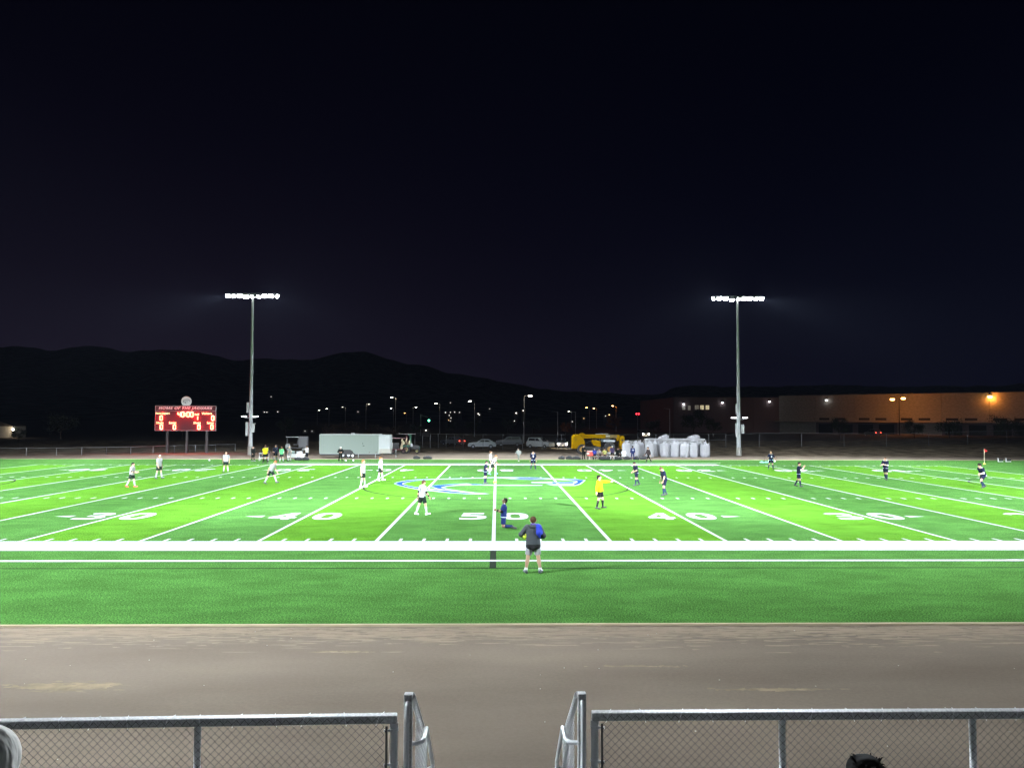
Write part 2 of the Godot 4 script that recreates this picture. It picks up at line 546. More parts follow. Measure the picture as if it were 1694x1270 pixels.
func figure_meshes(key: String, p: Dictionary) -> Dictionary:
	if shared.has(key):
		return shared[key]
	var j := joints(p)
	var cell: float = p.get("cell", 0.021)
	var out := {"joints": j}
	var st := begin()
	var bones := []
	var torso := []
	var lean: Basis = j.lean
	for s in [-1.0, 1.0]:
		torso.append([lean * Vector3(0.07 * s, -0.02, -0.005), lean * Vector3(0.075 * s, 0.14, 0.0), 0.108, 0.1])
		torso.append([lean * Vector3(0.075 * s, 0.14, 0.0), lean * Vector3(0.085 * s, 0.37, 0.0), 0.1, 0.112])
		torso.append([lean * Vector3(0.085 * s, 0.4, 0.0), lean * Vector3(0.165 * s, 0.46, 0.0), 0.09, 0.062])
	torso.append([lean * Vector3(0, 0.44, -0.005), j.neck, 0.085, 0.058])
	bones.append_array(torso)
	bones.append([j.neck, j.head + (j.look as Basis) * Vector3(0, -0.06, -0.02), 0.056, 0.054])
	for n in ["l", "r"]:
		bones.append([j["sh_" + n], j["el_" + n], 0.058, 0.044])
		bones.append([j["el_" + n], pick(j, "el_" + n, "wr_" + n, 0.35), 0.043, 0.044])
		bones.append([pick(j, "el_" + n, "wr_" + n, 0.35), j["wr_" + n], 0.044, 0.029])
		bones.append([j["hip_" + n], j["knee_" + n], 0.092, 0.057])
		bones.append([j["knee_" + n], pick(j, "knee_" + n, "ankle_" + n, 0.35), 0.056, 0.06])
		bones.append([pick(j, "knee_" + n, "ankle_" + n, 0.35), j["ankle_" + n], 0.06, 0.037])
		bones.append([j["heel_" + n], j["toe_" + n], 0.036, 0.03])
		bones.append([j["ankle_" + n], j["heel_" + n], 0.037, 0.036])
	blob(st, bones, cell, 0.03)
	st.append_from(shared.head, 0, Transform3D(j.look, j.head))
	for n in ["l", "r"]:
		var s := 1 if n == "l" else -1
		var y: Vector3 = -j["fore_" + n]
		var x := (Vector3(float(s), 0, 0.25) - y * Vector3(float(s), 0, 0.25).dot(y)).normalized() * float(s)
		var z := x.cross(y)
		st.append_from(shared["hand_%s_%d" % [p.get("hand_" + n, "relaxed"), s]], 0, Transform3D(Basis(x, y, z), j["wr_" + n]))
	out.body = st.commit()
	var low: float = 10.0
	for n in ["l", "r"]:
		for q in ["toe_", "heel_"]: low = minf(low, j[q + n].y - 0.043)
		if p.has("kneel"): low = minf(low, j["knee_" + n].y - 0.06)
	if p.has("seat"): low = -p.seat - 0.11
	out.low = low
	# clothes: the same bones a little thicker, cut square where each ends
	st = begin()
	var loose: float = p.get("loose", 0.018)
	var hem: float = p.get("hem", -0.06)
	bones = []
	for s in [-1.0, 1.0]:
		bones.append([lean * Vector3(0.072 * s, hem, -0.003), lean * Vector3(0.078 * s, 0.14, 0), 0.108 + loose * 1.5, 0.102 + loose, 2])
		bones.append([lean * Vector3(0.078 * s, 0.14, 0.0), lean * Vector3(0.085 * s, 0.37, 0.0), 0.102 + loose, 0.112 + loose])
		bones.append([lean * Vector3(0.085 * s, 0.4, 0.0), lean * Vector3(0.165 * s, 0.46, 0.0), 0.09 + loose, 0.062 + loose])
	bones.append([lean * Vector3(0, hem, -0.003), lean * Vector3(0, 0.2, 0), 0.112 + loose * 1.5, 0.1 + loose, 2])
	bones.append([lean * Vector3(0, 0.44, -0.005), lean * Vector3(0, 0.515, -0.005), 0.09, 0.072, 1])
	for n in ["l", "r"]:
		if p.get("sleeve", "short") == "long":
			bones.append([j["sh_" + n], j["el_" + n], 0.06 + loose, 0.05 + loose * 0.8])
			bones.append([j["el_" + n], pick(j, "el_" + n, "wr_" + n, 0.95), 0.05 + loose * 0.8, 0.036 + loose * 0.5, 1])
		else:
			bones.append([j["sh_" + n], pick(j, "sh_" + n, "el_" + n, 0.78), 0.06 + loose, 0.058 + loose, 1])
	if p.has("hood"):
		bones.append([lean * Vector3(-0.07, 0.5, -0.1), lean * Vector3(0.07, 0.5, -0.1), 0.055, 0.055])
	blob(st, bones, cell, 0.028)
	out.shirt = st.commit()
	if p.get("sleeve", "short") != "long":
		st = begin()
		for n in ["l", "r"]: blob(st, [[pick(j, "sh_" + n, "el_" + n, 0.7), j["el_" + n], 0.052, 0.048], [j["el_" + n], pick(j, "el_" + n, "wr_" + n, 0.93), 0.048, 0.034, 1]], cell, 0.02)
		out.undersleeve = st.commit()
	st = begin()
	blob(st, [[lean * Vector3(0.072, hem, -0.003), lean * Vector3(0.072, hem + 0.045, -0.003), 0.112 + loose * 1.5, 0.112 + loose * 1.5, 3], [lean * Vector3(-0.072, hem, -0.003), lean * Vector3(-0.072, hem + 0.045, -0.003), 0.112 + loose * 1.5, 0.112 + loose * 1.5, 3]], cell, 0.02)
	out.hem_band = st.commit()
	st = begin()
	for n in ["l", "r"]: blob(st, [[(j["sh_" + n] as Vector3).lerp(j.neck, 0.55) + lean * Vector3(0, 0.055, 0), (j["sh_" + n] as Vector3) + lean * Vector3(0, 0.05, 0), 0.03, 0.034], [(j["sh_" + n] as Vector3) + lean * Vector3(0, 0.04, 0), pick(j, "sh_" + n, "el_" + n, 0.5) + ((j["sh_" + n] as Vector3) - j.chest).normalized() * 0.045, 0.036, 0.03]], cell, 0.02)
	out.shoulder_stripe = st.commit()
	var pants: bool = p.get("pants", false)
	st = begin()
	bones = [[Vector3(-0.075, -0.02, -0.004), Vector3(0.075, -0.02, -0.004), 0.122, 0.122], [lean * Vector3(-0.07, 0.06, 0), lean * Vector3(0.07, 0.06, 0), 0.112, 0.112]]
	for n in ["l", "r"]:
		if pants:
			bones.append([j["hip_" + n], j["knee_" + n], 0.105, 0.072])
			bones.append([j["knee_" + n], pick(j, "knee_" + n, "ankle_" + n, 0.97), 0.07, 0.058, 1])
		else:
			bones.append([j["hip_" + n], pick(j, "hip_" + n, "knee_" + n, p.get("short_leg", 0.78)), 0.108, 0.102, 1])
	blob(st, bones, cell, 0.03)
	out.shorts = st.commit()
	st = begin()
	for n in ["l", "r"]: blob(st, [[pick(j, "knee_" + n, "ankle_" + n, p.get("sock", 0.16)), pick(j, "knee_" + n, "ankle_" + n, 0.4), 0.063, 0.066, 2], [pick(j, "knee_" + n, "ankle_" + n, 0.4), j["ankle_" + n], 0.066, 0.045]] if p.get("sock", 0.16) < 0.4 else [[pick(j, "knee_" + n, "ankle_" + n, p.sock), j["ankle_" + n], 0.052, 0.046, 2]], cell, 0.02)
	out.socks = st.commit()
	for n in ["l", "r"]:
		st = begin()
		blob(st, [[j["heel_" + n], j["toe_" + n], 0.046, 0.039], [j["heel_" + n], j["ankle_" + n], 0.046, 0.048]], cell, 0.02)
		out["shoe_" + n] = st.commit()
	shared[key] = out
	return out

const SKIN := {"pale": Color(0.34, 0.2, 0.135), "tan": Color(0.25, 0.14, 0.088), "brown": Color(0.16, 0.085, 0.05)}
const HAIR := {"jet": Color(0.004, 0.0035, 0.0035), "black": Color(0.012, 0.01, 0.01), "brown": Color(0.06, 0.032, 0.018), "ginger": Color(0.2, 0.085, 0.035), "blond": Color(0.32, 0.21, 0.1), "white": Color(0.75, 0.75, 0.72), "grey": Color(0.25, 0.25, 0.25)}

func person(label: String, pose: String, p: Dictionary, x: float, d: float, turn: float, look: Dictionary, tall := 1.78, group := "", y := 0.0) -> Node3D:
	var m := figure_meshes(pose, p)
	var scale_ := tall / 1.78
	var o := thing("person", label, "person", Vector3.ZERO, 0, group)
	var low: float = m.low
	o.transform = Transform3D(Basis(Vector3.UP, deg_to_rad(turn)).scaled(Vector3.ONE * scale_), P(x, d, y - low * scale_))
	var j: Dictionary = m.joints
	var skin := paint(SKIN[look.get("skin", "pale")], 0.55)
	obj("body", m.body, skin, o)
	var head := Transform3D(j.look, j.head)
	var f := obj("face", shared.face, paint(Color(0.05, 0.025, 0.02), 0.5), o)
	f.transform = head
	var hair := obj(look.get("hair_name", "hair"), shared[look.get("hair", "hair")], paint(HAIR[look.get("hair_color", "brown")], 0.9), o)
	hair.transform = head
	if look.has("headband"):
		var hb := obj("headband", shared.headband, paint(look.headband), o)
		hb.transform = head
	obj(look.get("shirt_name", "shirt"), m.shirt, paint(look.shirt), o)
	if look.has("undersleeve"): obj("sleeves", m.undersleeve, paint(look.undersleeve), o)
	if look.has("hem"): obj("shirt_hem", m.hem_band, paint(look.hem), o)
	if look.has("stripe"): obj("shoulder_stripe", m.shoulder_stripe, paint(look.stripe), o)
	obj("trousers" if p.get("pants", false) else "shorts", m.shorts, paint(look.shorts), o)
	if look.has("socks"): obj("socks", m.socks, paint(look.socks), o)
	for n in ["l", "r"]: obj("shoe", m["shoe_" + n], paint(look.get("shoes", Color(0.02, 0.02, 0.022)), 0.5), o)
	if look.has("number"):
		var side: float = look.get("number_side", -1.0)
		var t := obj("shirt_number", letters(look.number, 0.26, 0.006), paint(look.number_color), o)
		var b: Basis = j.lean
		if side < 0.0: b = b * Basis(Vector3.UP, PI)
		t.transform = Transform3D(b, (j.lean as Basis) * Vector3(0, 0.29, 0.135 * side))
	return o

# ---------------------------------------------------------------- the place
const HAZE := 0.000015
const POWER := 3.1

func _ready() -> void:
	rng.seed = 41
	var cam := Camera3D.new()
	cam.name = "camera"
	cam.position = Vector3(0.12, 4.84, 0)
	cam.rotation_degrees = Vector3(2.431, -1.084, 0.147)
	cam.fov = 52.03
	cam.near = 0.1
	cam.far = 20000.0
	add_child(cam)
	cam.current = true
	var we := WorldEnvironment.new()
	var e := Environment.new()
	e.background_mode = Environment.BG_SKY
	e.sky = Sky.new()
	e.sky.sky_material = night_sky()
	e.background_energy_multiplier = 1.0
	e.tonemap_mode = Environment.TONE_MAPPER_LINEAR
	e.tonemap_exposure = 1.0
	e.sdfgi_enabled = true
	e.ssao_enabled = true
	e.ssil_enabled = true
	if HAZE > 0.0:
		e.fog_enabled = true
		e.fog_density = HAZE
		e.fog_light_color = Color(0.8, 0.86, 1.0)
	we.environment = e
	add_child(we)
	setting()
	field_markings()
	for sx in [-1.0, 1.0]:
		for far in [true, false]: floodlight_mast(sx, far)
	mountains()
	stands()
	front_railing()
	far_fences()
	scoreboard()
	warehouse()
	trailer()
	telehandler()
	bulk_bags()
	far_vehicles()
	street()
	trees()
	stock()
	players()
	sideline_people()
	sideline_things()
	spectators()

func night_sky() -> PanoramaSkyMaterial:
	var w := 512
	var h := 256
	var im := Image.create(w, h, false, Image.FORMAT_RGBF)
	for y in h:
		var el := 90.0 - (y + 0.5) * 180.0 / h
		for x in w:
			var az := (x + 0.5) / w * TAU                       # its edge looks along -z, the way of the camera
			var dusk := 0.06 + 0.94 * pow(0.5 + 0.5 * cos(az + 0.5), 9.0)         # afterglow, a little to the left
			var up := maxf(el, 0.0)
			var low := exp(-up / 9.0)
			var mid := exp(-up / 26.0)
			var c := Vector3(0.0002, 0.0003, 0.0008) + Vector3(0.0004, 0.0006, 0.0056) * mid + Vector3(0.0118, 0.0078, 0.0118) * low * dusk
			im.set_pixel(x, y, Color(c.x, c.y, c.z))
	var m := PanoramaSkyMaterial.new()
	m.panorama = ImageTexture.create_from_image(im)
	return m

func setting() -> void:
	# ground out to the horizon, the dirt round the track, the track, and the turf
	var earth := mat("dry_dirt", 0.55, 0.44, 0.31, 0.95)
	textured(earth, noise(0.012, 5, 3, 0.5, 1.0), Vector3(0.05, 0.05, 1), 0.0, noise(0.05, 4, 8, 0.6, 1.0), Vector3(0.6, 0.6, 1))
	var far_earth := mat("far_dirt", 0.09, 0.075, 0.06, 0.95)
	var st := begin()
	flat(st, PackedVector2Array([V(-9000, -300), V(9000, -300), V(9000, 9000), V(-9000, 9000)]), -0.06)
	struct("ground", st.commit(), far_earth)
	# the dirt lot behind the track, rising to a low bank under the fence on the right
	st = begin()
	var xs := 90
	var ds := 34
	var fn := FastNoiseLite.new()
	fn.seed = 5
	fn.frequency = 0.09
	var gp := func(i: int, k: int) -> Vector3:
		var x := -130.0 + 270.0 * i / xs
		var d := 99.0 + 60.0 * k / ds
		var bank := lot_height(x, d)
		var v := P(x, d, bank + fn.get_noise_2d(x, d) * 0.05 * clampf((d - 109.0) / 4.0, 0.0, 1.0))
		return v
	for i in xs:
		for k in ds:
			var q := [gp.call(i, k), gp.call(i + 1, k), gp.call(i + 1, k + 1), gp.call(i, k + 1)]
			for t in [0, 3, 2, 0, 2, 1]:
				st.set_smooth_group(0)
				st.set_uv(Vector2(q[t].x, q[t].z))
				st.set_uv2(Vector2(q[t].x, q[t].z))
				st.add_vertex(q[t])
	st.generate_normals()
	struct("dirt_lot", st.commit(), earth)
	var track := mat("track_surface", 0.235, 0.192, 0.152, 0.9)
	textured(track, noise(0.005, 5, 21, 0.84, 1.0, 1024), Vector3(0.02, 0.06, 1), 0.0, noise(0.04, 5, 22, 0.9, 1.0, 1024, 0.85), Vector3(0.21, 0.27, 1))
	st = begin()
	flat(st, PackedVector2Array([V(-130, 5), V(130, 5), V(130, 97), V(60, 97.5), V(40, 98.5), V(30, 101), V(22, 106), V(14, 108), V(-26, 108), V(-36, 107.5), V(-46, 103), V(-58, 99), V(-130, 97.5)]), -0.03)
	struct("track", st.commit(), track)
	var sandm := mat("sand_film", 0.32, 0.255, 0.175, 0.95)
	textured(sandm, noise(0.02, 4, 9, 0.75, 1.0), Vector3(0.2, 0.2, 1))
	# thin drifts of sand blown on to the track, and dirt tracked along the edge of the turf: many small films, each its own 0.2 mm higher
	for spec in [[-7.62, 14.55, 0.8, 0.2, 420, 0.13], [5.1, 14.25, 0.8, 0.06, 130, 0.1], [-3.1, 16.6, 0.6, 0.06, 70, 0.1], [3.0, 15.6, 0.7, 0.05, 60, 0.1]]:
		st = begin()
		for k in spec[4]:
			film(st, V(spec[0] + rng.randfn() * spec[2] * 0.5, spec[1] + rng.randfn() * spec[3] * 0.5), rng.randf_range(0.3, 1.0) * spec[5], rng.randf_range(0.006, 0.03), -0.0285 + 0.000008 * k)
		struct("sand_patch", st.commit(), sandm)
	st = begin()
	for k in 2600:
		film(st, V(rng.randf_range(-14, 14), 18.5 - absf(rng.randfn()) * 0.6), rng.randf_range(0.05, 0.4), rng.randf_range(0.008, 0.035), -0.0285 + 0.0000015 * k)
	var dusty := mat("dusty_edge", 0.262, 0.21, 0.158, 0.95)
	dusty.specular_mode = BaseMaterial3D.SPECULAR_DISABLED
	struct("track_edge_dust", st.commit(), dusty)
	var pale := paint(Color(0.55, 0.52, 0.45))
	st = begin()
	for k in 34:                                               # bits of grit and litter that catch the light
		var at := P(rng.randf_range(-11, 11), rng.randf_range(10.8, 18.2), -0.02)
		box(st, at, Vector3(rng.randf_range(0.01, 0.022), 0.008, rng.randf_range(0.01, 0.018)), 0.0, Basis(Vector3.UP, rng.randf() * 3.0))
	var grit := obj("litter", st.commit(), pale)
	tag(grit, "pale specks of grit and litter scattered over the near track", "litter", "", "stuff")
	# turf: a green sheet with the lime bands laid on it
	var fine := noise(0.06, 4, 31, 0.56, 1.0, 512, 0.8, 0.25)
	var broad := noise(0.011, 5, 32, 0.86, 1.0, 512, 0.65, 0.15)
	var green := mat("green_turf", 0.112, 0.29, 0.066, 0.9)
	textured(green, fine, Vector3(0.55, 0.45, 1), 1.6, broad, Vector3(0.06, 0.12, 1))
	var lime := mat("lime_turf", 0.138, 0.36, 0.038, 0.9)
	textured(lime, fine, Vector3(0.55, 0.45, 1), 1.6, broad, Vector3(0.06, 0.12, 1))
	var turf := struct("turf", rect_mesh(-66, 66, 18.66, 90.4, 0.0), green)
	for k in range(-10, 10):
		if posmod(k if k >= 0 else -k - 1, 2) == 1:
			obj("turf_band", rect_mesh(k * 4.572, (k + 1) * 4.572, 30.96, 79.73, 0.004), lime, turf)
	var conc := mat("kerb_concrete", 0.4, 0.34, 0.22, 0.85)
	for spec in [[18.62, 0.08], [90.5, 0.2]]:
		var c := struct("kerb", box_mesh(Vector3(132, 0.1, spec[1]), 0.012), conc)
		c.position = P(0, spec[0], -0.03)

func film(st: SurfaceTool, c: Vector2, rx: float, ry: float, y: float) -> void:
	var pts := PackedVector2Array()
	var ph := rng.randf() * TAU
	for k in 11:
		var a := TAU * k / 11
		var r := 1.0 + 0.3 * sin(a * 3.0 + ph) + rng.randf_range(-0.2, 0.2)
		pts.append(c + V(cos(a) * rx, sin(a) * ry) * r)
	flat(st, pts, y)

func lot_height(x: float, d: float) -> float:
	var top := 0.25 * smoothstep(30.0, 45.0, x) + 0.55 * smoothstep(62.0, 88.0, x) + 0.25 * smoothstep(85.0, 105.0, x)
	return -0.045 + top * smoothstep(104.0, 122.0, d)

func field_markings() -> void:
	var field: Node = get_node("turf")
	var white := mat("white_turf", 0.5, 0.51, 0.53, 0.9)
	var fine := noise(0.06, 4, 31, 0.75, 1.0, 512, 0.8, 0.28)
	textured(white, fine, Vector3(0.55, 0.45, 1), 1.2)
	var black := mat("black_turf", 0.02, 0.026, 0.02, 0.9)
	black.specular_mode = BaseMaterial3D.SPECULAR_DISABLED
	var blue := mat("blue_turf", 0.012, 0.045, 0.42, 0.9)
	blue.specular_mode = BaseMaterial3D.SPECULAR_DISABLED
	var d0 := 30.96
	var d1 := 79.73
	for k in range(-10, 11):
		obj("yard_line", rect_mesh(k * 4.572 - 0.075, k * 4.572 + 0.075, d0 + 0.002, d1 - 0.002, 0.012), white, field)
	obj("sideline", rect_mesh(-30, 30, 28.8, 30.96, 0.012), white, field)
	obj("sideline", rect_mesh(-22.9, 22.9, 79.73, 81.6, 0.012), white, field)
	obj("restraining_line", rect_mesh(-45, 45, 26.62, 26.92, 0.012), white, field)
	obj("restraining_line", rect_mesh(-24, 24, 83.6, 83.9, 0.012), white, field)
	obj("sideline", rect_mesh(-45.7, -22.95, 79.73, 79.85, 0.012), white, field)
	obj("sideline", rect_mesh(22.95, 45.7, 79.73, 79.85, 0.012), white, field)
	var st := begin()
	for k in range(-50, 51):
		if k % 5 == 0: continue
		var x := k * 0.9144
		flat_rect(st, x - 0.06, x + 0.06, d0, d0 + 0.62, 0.016)
		flat_rect(st, x - 0.06, x + 0.06, d1 - 0.62, d1, 0.016)
		flat_rect(st, x - 0.07, x + 0.07, d0 + 16.0, d0 + 16.6, 0.012)
		flat_rect(st, x - 0.07, x + 0.07, d1 - 16.6, d1 - 16.0, 0.012)
	obj("hash_marks", st.commit(), white, field).set_meta("kind", "stuff")
	# numerals and their arrows
	for k in [-4, -3, -2, -1, 0, 1, 2, 3, 4]:
		if k % 2 != 0 and k != 0: continue
		numeral(field, k * 4.572, 50 - absi(k) * 5, k, white)
	for k in [-6, 6, -8, 8]: numeral(field, k * 4.572, 50 - absi(k) * 5, k, white)
	# the soccer lines, inlaid in black: halfway line, touchline, centre circle, the arcs before the penalty areas
	obj("touchline", rect_mesh(-62, 62, 25.42, 25.52, 0.008), black, field)
	obj("halfway_line", rect_mesh(-0.11, 0.11, 25.52, 28.79, 0.008), black, field)
	obj("centre_circle", arc_mesh(V(0.1, 55.5), 9.2, 0, 360, 0.13, 0.0085), black, field)
	obj("penalty_arc", arc_mesh(V(-44.1, 55.5), 9.2, -53, 53, 0.13, 0.0085), black, field)
	obj("penalty_arc", arc_mesh(V(44.4, 55.5), 9.2, 127, 233, 0.13, 0.0085), black, field)
	# the emblem at midfield
	var logo_white := [
		[V(-7.36,57.46), V(-7.31,58.70), V(-6.99,60.00), V(-6.19,61.24), V(-4.95,61.76), V(-2.63,62.57), V(-0.15,63.67), V(-0.14,63.00), V(-2.60,61.99), V(-4.90,61.13), V(-6.08,60.13), V(-6.46,58.71), V(-6.64,57.69), V(-6.60,56.92), V(-6.11,55.66), V(-5.36,54.45), V(-4.62,53.63), V(-3.90,53.21), V(-3.32,52.33), V(-3.21,50.69), V(-4.34,51.92), V(-5.19,52.82), V(-6.10,54.35), V(-6.81,55.86)],
		[V(-4.59,55.47), V(-3.82,56.37), V(-2.95,57.18), V(-2.08,57.63), V(-1.32,56.88), V(-0.11,56.57), V(-0.11,55.88), V(-1.53,56.23), V(-2.65,55.85), V(-3.29,55.28), V(-3.59,54.37), V(-3.16,53.22), V(-2.02,51.58), V(-1.15,50.54), V(-0.29,49.91), V(-1.13,49.62), V(-1.74,49.74), V(-3.19,50.67), V(-3.30,52.33), V(-3.88,53.23)],
		[V(-0.10,56.56), V(1.91,56.53), V(3.38,56.44), V(3.35,55.97), V(1.88,55.80), V(-0.10,55.88)],
		[V(-0.14,63.67), V(0.58,63.68), V(1.61,63.70), V(3.41,63.32), V(4.38,62.41), V(6.11,61.91), V(7.00,60.79), V(6.20,57.07), V(5.66,55.78), V(4.17,55.92), V(3.69,57.09), V(4.25,57.15), V(5.61,57.17), V(5.77,57.84), V(4.92,57.83), V(4.13,58.04), V(2.67,58.25), V(2.71,59.00), V(3.92,59.25), V(5.36,59.09), V(6.05,58.98), V(6.12,59.93), V(5.26,60.83), V(4.32,61.51), V(3.05,61.17), V(1.56,61.47), V(0.57,62.75), V(-0.13,63.00)]]
	var pale := mat("pale_turf", 0.36, 0.43, 0.47, 0.9)
	textured(pale, fine, Vector3(0.55, 0.45, 1), 1.2)
	for q in logo_white: obj("emblem_outline", poly_mesh(q, 0.02), pale, field)
	var logo_blue := [
		[V(-7.25,57.46), V(-7.16,58.69), V(-6.75,59.85), V(-6.0,60.85), V(-4.9,61.45), V(-6.0,60.35), V(-6.48,59.0), V(-6.76,58.03), V(-6.70,56.92), V(-6.12,55.45), V(-5.39,54.2), V(-4.5,53.3), V(-4.4,52.5), V(-5.19,53.2), V(-6.10,54.65), V(-6.78,56.06)],
		[V(-4.50,55.45), V(-3.78,56.2), V(-2.9,57.0), V(-2.2,57.35), V(-2.85,56.3), V(-3.4,55.5), V(-3.74,54.37), V(-3.3,53.1), V(-2.4,51.75), V(-3.25,52.6), V(-3.88,53.5)],
		[V(-4.22,52.73), V(-3.24,52.08), V(-2.2,51.0), V(-1.2,50.1), V(-1.3,49.95), V(-2.0,50.1), V(-3.1,50.95), V(-4.2,52.3)],
		[V(-2.0,57.5), V(-1.30,56.78), V(-0.6,56.4), V(-1.6,56.5)],
		[V(5.2,61.7), V(5.94,61.6), V(6.85,60.7), V(6.13,57.33), V(5.64,56.1), V(5.62,56.85), V(5.92,57.9), V(6.2,59.05), V(6.2,60.2)],
		[V(4.2,58.85), V(5.81,58.85), V(5.79,58.02), V(4.25,57.98)],
		[V(1.2,62.2), V(2.0,62.95), V(3.3,62.9), V(4.2,62.2), V(3.7,61.7), V(2.9,61.55), V(1.8,61.7)]]
	for q in logo_blue: obj("emblem_fill", poly_mesh(q, 0.026), blue, field)

func numeral(field: Node, x: float, yards: int, k: int, white: Material) -> void:
	for far in [false, true]:
		var digits := str(yards)
		for i in 2:
			var m := letters(digits[i], 1.0, 0.004, "Droid Sans", 800)
			var box_ := m.get_aabb()
			var o := obj("yard_numeral", m, white, field)
			var s := Vector3(1.28 / box_.size.x, 2.5 / box_.size.y, 1.0)
			var turn := PI if far else 0.0
			var off := (-1.02 if i == 0 else 1.02) * (-1.0 if far else 1.0)
			var mid := box_.position + box_.size * 0.5
			var b := Basis(Vector3.UP, turn) * Basis(Vector3.RIGHT, -PI / 2) * Basis.from_scale(s)
			var at := P(x + off, 72.0 if far else 38.7, 0.018)
			o.transform = Transform3D(b, at - b * mid)
		if yards != 50:
			var s := signf(k)
			var d := 72.0 if far else 38.6
			obj("yard_arrow", poly_mesh([V(x + s * 2.05, d - 0.32), V(x + s * 2.95, d), V(x + s * 2.05, d + 0.32)], 0.016), white, field)

func arc_mesh(c: Vector2, r: float, a0: float, a1: float, w: float, y: float) -> ArrayMesh:
	var st := begin()
	var n := 72
	for i in n:
		var p := []
		for e in [[i, -0.5], [i + 1, -0.5], [i + 1, 0.5], [i, 0.5]]:
			var a := deg_to_rad(lerpf(a0, a1, float(e[0]) / n))
			p.append(c + Vector2(cos(a), sin(a)) * (r + w * e[1]))
		flat(st, PackedVector2Array(p), y)
	return st.commit()

# ---------------------------------------------------------------- floodlights
func floodlight_mast(sx: float, far: bool) -> void:
	var d := 101.5 if far else 9.4
	var toward := -1.0 if far else 1.0                         # the field lies this way along d
	var label: String
	if far: label = "tall floodlight mast behind the far track, " + ("next to the lit scoreboard" if sx < 0 else "beside the white bulk bags")
	else: label = "tall floodlight mast beside the stand, at its " + ("scoreboard end" if sx < 0 else "warehouse end")
	var at := P(31.45 * sx, d, -0.03)
	var o := thing("floodlight_mast", label, "floodlight", at, 0.0, "floodlight masts round the field")
	var steel := mat("galvanised_mast", 0.25, 0.265, 0.27, 0.6)
	var grey := paint(Color(0.28, 0.29, 0.29), 0.5)
	obj("pole_base", tube_mesh([Vector3(0, -0.3, 0), Vector3(0, 1.1, 0)], 0.34, 0.33, 16), mat("mast_concrete", 0.2, 0.19, 0.17), o)
	obj("pole", tube_mesh([Vector3(0, 1.1, 0), Vector3(0, 7, 0), Vector3(0, 14, 0), Vector3(0, 20.35, 0)], 0.27, 0.13, 16), steel, o)
	var zf := -toward                                           # local z of the field side
	if far: obj("crossarm", box_mesh(Vector3(6.7, 0.12, 0.12), 0.02, Vector3(0, 20.72, 0)), steel, o)
	else:
		for k in 3: obj("crossarm", box_mesh(Vector3(3.5, 0.12, 0.12), 0.02, Vector3(0, 20.76 - 0.6 * k, 0)), steel, o)
	obj("bracket", box_mesh(Vector3(0.3, 0.5, 0.3), 0.02, Vector3(0, 20.5, 0)), steel, o)
	obj("service_arm", box_mesh(Vector3(1.5, 0.09, 0.09), 0.015, Vector3(0, 4.72, zf * 0.3)), steel, o)
	for q in [[-0.36, 3.3, 1.75, 0.3], [0.42, 3.45, 1.15, 0.36], [-0.3, 6.05, 1.3, 0.26]]:
		obj("control_cabinet", box_mesh(Vector3(q[3], q[2], 0.24), 0.015, Vector3(q[0], q[1], zf * 0.36)), grey, o)
	var lens := glow("floodlight_lens", 0.93, 0.97, 1.0, 60.0)
	var shell := paint(Color(0.2, 0.2, 0.21), 0.4)
	# across, out, half angle, power of each head
	var aims := [[-20, 68, 50, 493], [-8, 10, 25, 852], [-8, 50, 16, 2185], [4, 10, 50, 1120], [4, 30, 25, 1152], [4, 50, 16, 4442], [16, 40, 20, 1330], [31, 20, 40, 399], [31, 30, 32, 515], [31, 40, 25, 1218], [31, 50, 16, 3133], [44, 10, 50, 600], [44, 40, 20, 1641], [44, 60, 16, 2899], [56, 20, 32, 1112]]
	if far: aims = [[-20, 10, 32, 1237], [-20, 68, 50, 1001], [4, 60, 32, 2351], [16, 20, 50, 599], [44, 20, 50, 741], [44, 60, 40, 253], [44, 68, 32, 1918], [56, 30, 32, 1365], [56, 68, 16, 7551]]
	var n := aims.size()
	for k in n:
		var x := -3.05 + 6.1 * k / (n - 1)
		var hang := Vector3(x, 20.42 - (0.12 if k == 3 else 0.0), zf * 0.18)
		if not far: hang = Vector3(-1.24 + 0.62 * (k % 5), 20.42 - 0.6 * (k / 5), zf * 0.18)      # three short rows
		var a: Array = aims[k if sx > 0 else n - 1 - k]
		var goal := P(a[0] * sx, d + toward * a[1]) - at
		var dir := (goal - hang).normalized()
		var b := Basis.looking_at(dir, Vector3.UP)
		var fx := Transform3D(b, hang)
		var lamp := obj("floodlight_head", shared_head(), shell, o)
		lamp.transform = fx
		var l := obj("lens", shared_lens(), lens, lamp)
		l.position = Vector3(0, 0, -0.171)
		var s := SpotLight3D.new()
		s.name = "flood_light"
		s.spot_angle = a[2]
		s.spot_angle_attenuation = 1.0
		s.spot_range = 400
		s.spot_attenuation = 2.0
		s.light_size = 0.2
		s.light_color = Color(0.93, 0.97, 1.0)
		s.light_energy = POWER * a[3]
		s.shadow_enabled = true
		lamp.add_child(s, true)
		s.position = Vector3(0, 0, -0.21)
	# the two service lamps half way down
	var uplens := glow("service_lamp_lens", 0.93, 0.97, 1.0, 14.0)
	for s in [-1.0, 1.0]:
		var c := Vector3(s * 0.74, 4.86, zf * 0.34)
		var u := obj("service_lamp", box_mesh(Vector3(0.66, 0.1, 0.26), 0.02, c), shell, o)
		obj("lens", box_mesh(Vector3(0.6, 0.07, 0.03), 0.0, c + Vector3(0, 0.03, zf * 0.14)), uplens, u)
		obj("top_lens", box_mesh(Vector3(0.6, 0.03, 0.2), 0.0, c + Vector3(0, 0.067, 0)), uplens, u)
		omni(c + Vector3(0, 0.2, 0), Color(0.85, 0.93, 1.0), 0.14, 0.1, o)

